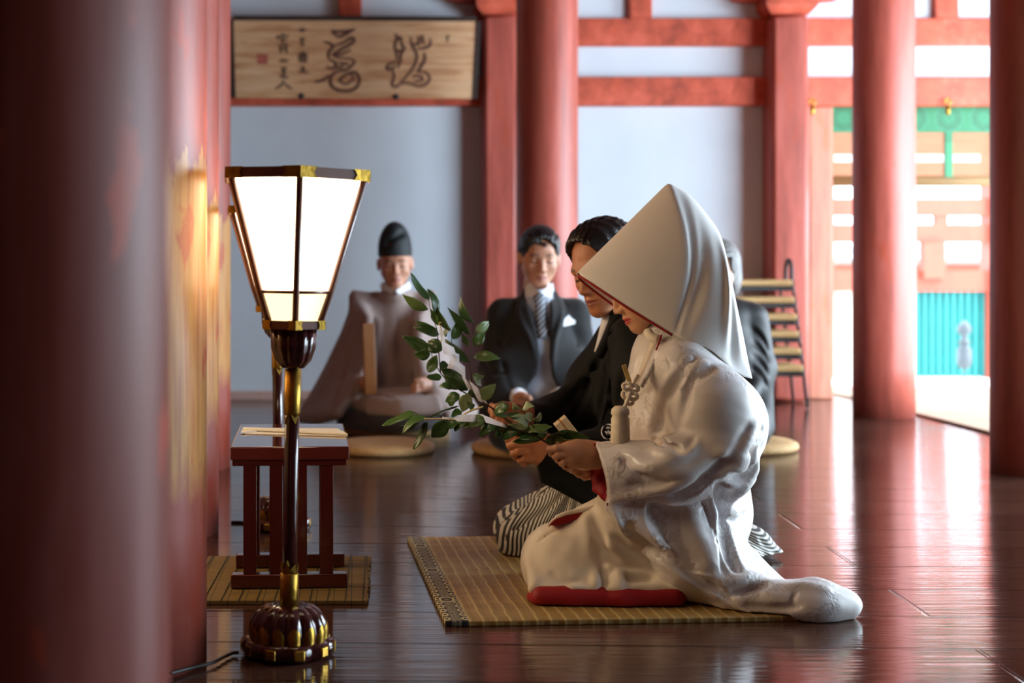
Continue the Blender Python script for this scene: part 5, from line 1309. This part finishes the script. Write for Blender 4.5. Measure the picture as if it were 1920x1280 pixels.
def priest():
    Y = YP; P = lambda *q: Ps(*q)
    root = empty('person', W(740, 805, Y).xy.to_3d(), 'seated priest in a lavender robe and tall black cap, holding a wooden tablet', 'person')
    M = head_frame((.02, -1, -.12), W(741, 493, Y + .02), .02)
    hd = head_mesh(M, .0034, old=1, wide=1.03)
    s = Sdf((-.42, 6.3, .04), (.55, 7.2, .72), .013)
    s.chain(P((742, 770, 6.95), (742, 640, 6.93), (742, 560, 6.90)), [.10, .10, .05], .03)
    for q in (-1, 1):
        s.chain(P((742 + q * 56, 590, 6.92), (742 + q * 66, 680, 6.85), (742 + q * 52, 718, 6.62)), [.045, .036, .026], .02)
        s.chain(P((742 + q * 30, 775, 6.95), (742 + q * 55, 785, 6.56), (742 + q * 30, 792, 7.0)), [.06, .04, .04], .02)
    s.cut((0, 0, .052), (0, 0, -1)); bd = s.mesh('b'); hands = []
    for q in (-1, 1):
        c = lambda dx, dy, yy: W(742 + q * dx, dy, yy)
        if q < 0: it = [([c(62, 716, 6.60), c(56, 718, 6.55)], [.028, .034], .02)] + [([c(58 - i * .3, 711 + i * 6, 6.53), c(48, 711 + i * 6, 6.51), c(42, 713 + i * 6, 6.53), c(44, 715 + i * 6, 6.57)], [.012, .0115, .0105, .009], .005) for i in range(4)] + [([c(56, 708, 6.53), c(46, 703, 6.52)], [.014, .010], .008)]
        else: it = [([c(64, 714, 6.60), c(54, 720, 6.55), c(46, 722, 6.52)], [.026, .034, .03], .02)] + [([c(48, 716 + i * 4.5, 6.51), c(38, 719 + i * 4.5, 6.49), c(32, 723 + i * 4.5, 6.49)], [.0115, .0105, .009], .005) for i in range(4)] + [([c(54, 713, 6.52), c(44, 712, 6.49), c(37, 713, 6.48)], [.014, .011, .009], .008)]
        lo, hi = bbox(it); hands.append(chains(lo, hi, .0034, it))
    link('body', body_mesh('body', [hd, bd] + hands), SK_m2, root)
    s = Sdf((-.13, -.13, -.05), (.12, .13, .22), .004)                      # tall rounded cap
    s.ell((-.012, 0, .045), (.100, .082, .138), .02); s.ell((-.03, 0, .10), (.075, .060, .095), .04)
    s.box((.03, 0, -.06), (.2, .2, .095), .004, 's', R=Euler((0, -.10, 0)).to_matrix())
    s.rc((.055, -.03, .10), (.04, .04, .15), .010, .006, .03, 's')
    me = s.mesh('cap'); me.transform(M); link('black_cap', me, simple('black_lacquered_gauze', (26, 33, 36), .7, .15, 40, .3, 200), root)
    M_rob = cloth('lavender_brown_robe', (166, 148, 142), .75, 300, .2, sheen=.3)
    s = Sdf((-.56, 6.22, .03), (.72, 7.22, .78), .008)
    s.chain(P((742, 780, 6.96), (742, 690, 6.92), (742, 605, 6.90)), [.19, .18, .13], .05, own=.05, flat=((0, 1, 0), 1.1))
    s.rc(W(695, 578, 6.92), W(790, 578, 6.92), .058, k=.05)
    s.rc(W(742, 556, 6.88), W(742, 544, 6.88), .080, .068, .015)
    for q, lf in ((-1, 1.0), (1, .86)):
        c = lambda dx, dy, yy: W(742 + q * dx * lf, dy, yy)
        s.sheet([c(30, 556, 6.90), c(78, 549, 6.88), c(82, 556, 6.88)], [c(36, 600, 6.80), c(60, 600, 6.80), c(76, 585, 6.82)], .016, .03)
        s.sheet([c(72, 566, 6.86), c(92, 620, 6.84), c(130, 700, 6.82), c(176, 782, 6.78)], [c(52, 600, 6.74), c(50, 660, 6.66), c(60, 712, 6.58), c(110, 772, 6.52)], .024, .04)
        s.sheet([c(176, 782, 6.78), c(150, 790, 6.65), c(110, 776, 6.52)], [c(130, 720, 6.75), c(110, 730, 6.65), c(78, 712, 6.58)], .020, .03)
        s.chain([c(64, 610, 6.85), c(70, 680, 6.78), c(62, 716, 6.62)], [.07, .065, .045], .03)
    s.ell(W(750, 756, 6.66), (.235, .24, .075), .04)
    s.sheet(P((690, 748, 6.50), (750, 752, 6.44), (815, 748, 6.50)), P((692, 772, 6.46), (752, 776, 6.42), (825, 772, 6.46)), .014, .03)
    g = lambda pix, r, k=.02: s.line(pix, r, k, 's'); u = lambda pix, r, k=.02: s.line(pix, r, k, 'u', deep=.004)
    g([(700, 600), (690, 660), (684, 705)], .012); u([(712, 600), (706, 660), (700, 720)], .012); g([(745, 600), (748, 670), (752, 730)], .010); u([(765, 590), (766, 660), (770, 720)], .010)
    u([(660, 600), (630, 670), (590, 760)], .012); g([(672, 620), (650, 690), (625, 770)], .014); u([(676, 700), (650, 745), (640, 780)], .012)
    u([(700, 545), (742, 556), (784, 545)], .010, .014); g([(690, 738), (740, 745), (800, 738)], .010)
    s.cut((0, 0, .047), (0, 0, -1))
    link('wide_sleeved_robe', s.mesh('wide_sleeved_robe'), M_rob, root)
    s = Sdf((-.45, 6.25, .03), (.65, 7.25, .30), .01)
    s.ell(W(745, 785, 6.72), (.29, .33, .10), .03); s.cut((0, 0, .046), (0, 0, -1)); s.cut((0, 0, .18), (0, 0, 1))
    link('dark_hakama', s.mesh('dark_hakama'), cloth('charcoal_hakama', (58, 52, 56), .8, 300, .2), root)
    m = MB()
    for q in (-1, 1): m.prism([W(742, 545, 6.77), W(742 + q * 26, 527, 6.84), W(742 + q * 30, 540, 6.84), W(742 + q * 6, 552, 6.775)], (0, .02, 0))
    m.build('white_collar', M_white, root)
    a, b = W(690, 606, 6.50), W(695, 740, 6.49); m = MB(); d = (b - a).normalized()
    e = empty('wooden_tablet', a.lerp(b, .5), 'flat tan wooden tablet held upright in the hand of the priest', 'tablet')
    R = Matrix((Vector((d.z, 0, -d.x)) * -1, Vector((0, 1, 0)), -d)).transposed().to_4x4() @ Matrix.Rotation(.35, 4, 'Z')
    m.box(a.lerp(b, .5), (.060, .012, (b - a).length), R, .006, 3); m.build('board', simple('tan_polished_wood', (156, 98, 44), .45, .1, 4, stretch=(6, 6, .6)), e)
def guest():
    Y = 6.18; P = lambda *q: Ps(*q)
    root = empty('person', W(1368, 845, Y).xy.to_3d(), 'seated person with grey hair in black formal clothes, mostly hidden behind the white hood', 'person')
    M = head_frame((-.35, -1, -.15), W(1348, 508, Y))
    hd = head_mesh(M, .0036, female=True)
    s = Sdf((1.1, 5.7, .04), (1.75, 6.5, .76), .012)
    s.chain(P((1365, 790, 6.25), (1362, 650, 6.24), (1352, 560, 6.2)), [.10, .09, .045], .03)
    for q in (-1, 1):
        s.chain(P((1360 + q * 52, 600, 6.22), (1362 + q * 68, 700, 6.2), (1362 + q * 28, 760, 6.02)), [.042, .034, .026], .02)
        s.chain(P((1365 + q * 26, 800, 6.25), (1365 + q * 40, 815, 5.9), (1365 + q * 26, 832, 6.28)), [.06, .045, .035], .02)
    s.cut((0, 0, .052), (0, 0, -1)); bd = s.mesh('b'); hands = []
    for q in (-1, 1):
        c = lambda dx, dy, yy: W(1362 + q * dx, dy, yy)
        it = [([c(32, 756, 6.03), c(20, 764, 5.98)], [.024, .029], .02)] + [([c(20, 760 + i * 4, 5.97), c(11, 765 + i * 4, 5.95), c(6, 769 + i * 4, 5.95)], [.010, .009, .0075], .005) for i in range(4)] + [([c(26, 757, 5.97), c(17, 757, 5.95)], [.011, .008], .006)]
        lo, hi = bbox(it); hands.append(chains(lo, hi, .0036, it))
    link('body', body_mesh('body', [hd, bd] + hands), SK_f2, root)
    def cutf(s):
        s.box((.10, 0, -.075), (.07, .062, .13), .01, 's')
    hm = Sdf((-.15, -.13, -.17), (.13, .13, .16), .004)
    hm.ell((-.014, 0, .036), (.108, .092, .104), .02); hm.ell((-.02, 0, -.05), (.085, .094, .085), .04)
    hm.box((.10, 0, -.06), (.085, .058, .125), .012, 's'); hm.box((0, 0, -.16), (.2, .2, .05), .01, 's')
    hm.add(lambda X, Y, Z: .0018 * np.sin(Y * 300 + X * 260 + 2 * np.sin(Z * 40)))
    me = hm.mesh('hair'); me.transform(M); link('grey_hair', me, simple('grey_hair', (128, 126, 124), .4, .35, 30, .5, 160, stretch=(6, 6, 1)), root)
    s = Sdf((1.02, 5.6, .04), (1.86, 6.56, .78), .008)
    s.chain(P((1366, 795, 6.26), (1364, 680, 6.24), (1360, 605, 6.23)), [.155, .145, .11], .05, own=.05)
    s.rc(W(1318, 588, 6.22), W(1402, 590, 6.22), .058, k=.05)
    for q in (-1, 1):
        s.chain(P((1360 + q * 56, 596, 6.22), (1362 + q * 68, 690, 6.2), (1362 + q * 34, 756, 6.04)), [.058, .055, .04], .03, own=.03)
        s.chain(P((1362 + q * 60, 690, 6.18), (1362 + q * 66, 800, 6.15)), [.06, .055], .04)
    s.rc(W(1340, 808, 5.95), W(1390, 808, 5.95), .09, k=.05)
    for q in (-1, 1): s.chain(P((1366 + q * 28, 800, 6.25), (1366 + q * 40, 808, 5.89)), [.10, .085], .04)
    s.chain(P((1366, 800, 6.2), (1366, 815, 5.95)), [.12, .10], .05); s.chain(P((1366, 800, 6.2), (1366, 818, 5.95)), [.15, .11], .05)
    s.cut((0, 0, .047), (0, 0, -1))
    g = lambda pix, r, k=.014: s.line(pix, r, k, 's'); u = lambda pix, r, k=.014: s.line(pix, r, k, 'u', deep=.003)
    for i in range(4): u([(1408, 605 + i * 24), (1424, 618 + i * 24), (1438, 640 + i * 24)], .007, .014); g([(1410, 618 + i * 24), (1426, 632 + i * 24), (1438, 654 + i * 24)], .006, .012)
    link('black_dress', s.mesh('black_dress'), cloth('black_satin', (13, 14, 16), .55, 300, .2, sheen=.03), root)
SK_m2 = skin_mat('skin_ruddy', (206, 150, 122), lip=(176, 108, 100), dark=(48, 38, 36))
SK_f2 = skin_mat('skin_pale', (214, 168, 142), lip=(180, 90, 90), dark=(60, 50, 46))
father(); priest(); guest()
# ================================================================ offered branches
def leaf_mat():
    t = NT('glossy_leaf'); a = t.node('ShaderNodeAttribute', attribute_name='tone'); n = t.noise(t.coord(), 40, 3)
    c = t.ramp(t.math('ADD', a.outputs['Fac'], t.math('MULTIPLY', n, .15)), [(.0, lin(20, 44, 28)), (.45, lin(60, 98, 48)), (.75, lin(98, 128, 70)), (1.05, lin(150, 168, 128))])  # tone set per leaf; the palest tones paint in reflected gloss
    t.p(base=c, rough=.32, spec=.55); t.bump(n, .12, .002); return t.m
M_leaf = leaf_mat(); M_twig = simple('brown_twig', (74, 62, 40), .7, .2, 30)
_p = NT('white_paper'); _p.p(base=lin(250, 250, 253), rough=.7)
_t = _p.node('ShaderNodeBsdfTranslucent', {'Color': lin(244, 244, 250)}); _x = _p.node('ShaderNodeMixShader', {'Fac': .6})
_p.l.new(_p.b.outputs[0], _x.inputs[1]); _p.l.new(_t.outputs[0], _x.inputs[2]); _p.l.new(_x.outputs[0], _p.out.inputs[0]); M_paper = _p.m
 
M_straw = simple('pale_hemp_stalk', (214, 194, 128), .6, .08, 30)
def branch(label, leaves, Y0, jit, twigs, papers, stalks, sd):
    R = random.Random(sd); root = empty('leafy_branch', W(*twigs[0][0][0][:2], Y0), label, 'branch')
    m = MB(); tone = []
    for (bx, by, tx, ty, w, *op) in leaves:
        Y = Y0 + R.uniform(-jit, jit); dy = R.uniform(-.018, .018)
        a = W(bx, by, Y); b = W(tx + (tx - bx) * .05, ty + (ty - by) * .05, Y + dy); L = (b - a).length; ax = (b - a).normalized()
        view = Vector((0, -1, 0)); sx = ax.cross(view).normalized(); nn = sx.cross(ax).normalized()
        full = max(.030, w * Y0 / F * 1.2); ca = min(1, w * 1.2 * Y0 / F / full); al = math.acos(ca) * R.choice((-1, 1))
        sx2 = sx * math.cos(al) + nn * math.sin(al); n2 = nn * math.cos(al) - sx * math.sin(al)
        bend = R.uniform(.04, .16) * L * R.choice((-1, 1)); curl = R.uniform(.15, .4)
        rows = []; N = 11; tn = op[0] if op else R.uniform(.15, .6)
        for i in range(N):
            q = i / (N - 1); ww = full * .5 * (math.sin(math.pi * min(q ** .85, 1)) ** .75) * (1 - .35 * q ** 3) + .0006
            if i == N - 1: ww = .0004
            c = a + ax * L * q + n2 * (bend * math.sin(math.pi * q) + .0) - n2 * .12 * L * q * q
            wv = .05 * full * math.sin(q * 9 + R.random() * .4)
            rows.append([c + sx2 * ww * t + n2 * (abs(t) * curl * ww + wv * t) for t in (-1, -.5, 0, .5, 1)])
        m.grid(rows); tone += [tn] * (N * 5)
    me = m.mesh('leaves'); attr(me, 'tone', tone)
    o = link('leaves', me, M_leaf, root); md = o.modifiers.new('t', 'SOLIDIFY'); md.thickness = .0007
    m = MB()
    for pts, r0, r1 in twigs:
        P = spline([W(x, y, Y0 + (p[0] if p else 0)) for x, y, *p in pts], 5); n = len(P)
        m.tube(P, [r0 + (r1 - r0) * i / (n - 1) for i in range(n)], 6)
    m.build('twig', M_twig, root)
    m = MB()
    for i, q in enumerate(papers): m.prism([W(x, y, Y0 - .022 - .003 * (i % 3) + 1.8 * (x - sum(v[0] for v in q) / len(q)) * Y0 / F) for x, y in q], (0, .0009, 0))
    m.build('zigzag_paper', M_paper, root)
    m = MB()
    for P, r in stalks: m.tube(spline([W(x, y, Y0 - .03) for x, y in P], 5), r, 6)
    m.build('hemp_tie', M_straw, root)
    return root
GL = [(805, 563, 776, 510, 12, .25), (817, 588, 806, 542, 13, .2), (803, 580, 755, 555, 16), (822, 610, 806, 582, 10, .3), (819, 617, 779, 603, 14, .35), (823, 628, 779, 612, 16, .2), (809, 659, 757, 631, 20, .3), (829, 657, 802, 640, 24, .15),
      (807, 663, 778, 665, 17, .35), (846, 620, 815, 575, 11), (845, 615, 834, 630, 8, .05), (849, 636, 862, 602, 17, .4), (881, 628, 837, 582, 12, .25), (888, 604, 862, 559, 12, .25), (891, 620, 917, 604, 17, .75), (888, 647, 907, 623, 18, .55),
      (889, 669, 935, 670, 16, .6), (879, 649, 864, 627, 8), (880, 678, 834, 638, 17, .2), (803, 698, 817, 667, 17, .35), (840, 683, 825, 688, 13, .1), (828, 706, 802, 704, 10, .3), (877, 732, 826, 686, 23, .15), (863, 728, 834, 705, 18, .15), (850, 728, 824, 722, 12, .35),
      (862, 740, 836, 752, 17, .4), (878, 738, 867, 771, 22, .85), (880, 730, 894, 743, 12, .1), (886, 707, 907, 702, 9, .6), (887, 708, 904, 722, 10, .85), (899, 746, 928, 722, 21, .75), (913, 750, 902, 734, 9, .7), (876, 752, 884, 770, 10, .5), (852, 745, 842, 760, 14, .45)]
branch('upright leafy branch with white zigzag paper held by the person in black kimono', GL, 3.75, .02,
       [([(968, 800, .04), (935, 775, .03), (917, 761), (885, 743), (851, 724), (826, 699), (812, 672)], .0034, .0012), ([(885, 743), (884, 715), (881, 684), (884, 650), (888, 606)], .002, .001),
        ([(851, 724), (845, 690), (846, 650), (848, 618)], .0018, .0008), ([(826, 699), (822, 650), (819, 617), (808, 585), (804, 562)], .0018, .0008), ([(812, 672), (808, 660)], .0012, .0008)],
       [[(822, 612), (828, 611), (835, 641), (828, 643)], [(827, 640), (834, 640), (841, 667), (832, 662)], [(834, 642), (851, 651), (855, 664), (861, 678), (864, 702), (852, 692), (846, 680), (841, 666)], [(841, 682), (846, 676), (851, 692), (838, 690)],
        [(853, 661), (861, 664), (861, 678)], [(859, 678), (872, 687), (873, 710), (865, 702)], [(865, 704), (874, 711), (890, 735), (876, 727), (871, 716)], [(879, 712), (896, 727), (917, 762), (897, 751), (888, 734)]],
       [([(827, 642), (829, 624), (826, 612), (823, 608), (825, 604), (828, 606)], .0013)], 5)
BL = [(778, 773, 717, 791, 10, .45), (799, 783, 755, 807, 11, .45), (790, 787, 752, 801, 8, .4), (802, 791, 771, 838, 12, .25), (840, 788, 810, 820, 25, .25), (866, 772, 847, 779, 10, .35), (806, 781, 860, 768, 5, .2), (851, 789, 843, 802, 14, .3), (873, 784, 852, 806, 15, .35),
      (911, 786, 868, 799, 17, .6), (931, 793, 899, 816, 17, .3), (931, 798, 942, 822, 16, .4), (953, 759, 927, 774, 17, .35), (979, 779, 932, 773, 6, .3), (980, 768, 963, 757, 9, 1.0), (980, 768, 1000, 761, 9, 1.0), (997, 787, 987, 775, 12, .95), (999, 787, 1014, 775, 12, 1.0),
      (990, 797, 961, 781, 15, 1.0), (992, 801, 955, 795, 11, .8), (969, 804, 941, 822, 17, .4), (1027, 810, 982, 808, 13, .75), (1026, 815, 963, 822, 12, .35), (1003, 803, 1033, 797, 8, .6), (1036, 813, 1043, 838, 27, .5), (1037, 813, 1060, 808, 8, .8),
      (1040, 813, 1104, 828, 19, .4), (1055, 828, 1111, 836, 8, .55), (1041, 814, 1071, 826, 6, .7), (1010, 812, 975, 818, 14, .3), (960, 800, 925, 806, 14, .35), (985, 806, 950, 808, 12, .5)]
branch('low leafy branch with white paper held out by the person in the white hood', BL, 3.235, .012,
       [([(1052, 843, .0), (1036, 836), (1008, 819), (985, 809), (940, 799), (880, 789), (825, 786), (795, 783), (778, 773)], .0030, .0010), ([(1030, 812), (1003, 802), (988, 780), (970, 757)], .002, .001), ([(1036, 836), (1036, 818), (1060, 812)], .0016, .0008)],
       [[(851, 785), (869, 777), (905, 776), (912, 783), (905, 791), (858, 790)], [(905, 777), (957, 799), (970, 806), (953, 803), (911, 792)], [(829, 781), (850, 784), (850, 788), (829, 785)]],
       [([(848, 787), (862, 782), (880, 771), (906, 762)], .0022), ([(795, 785), (830, 785), (850, 787)], .0016)], 9)
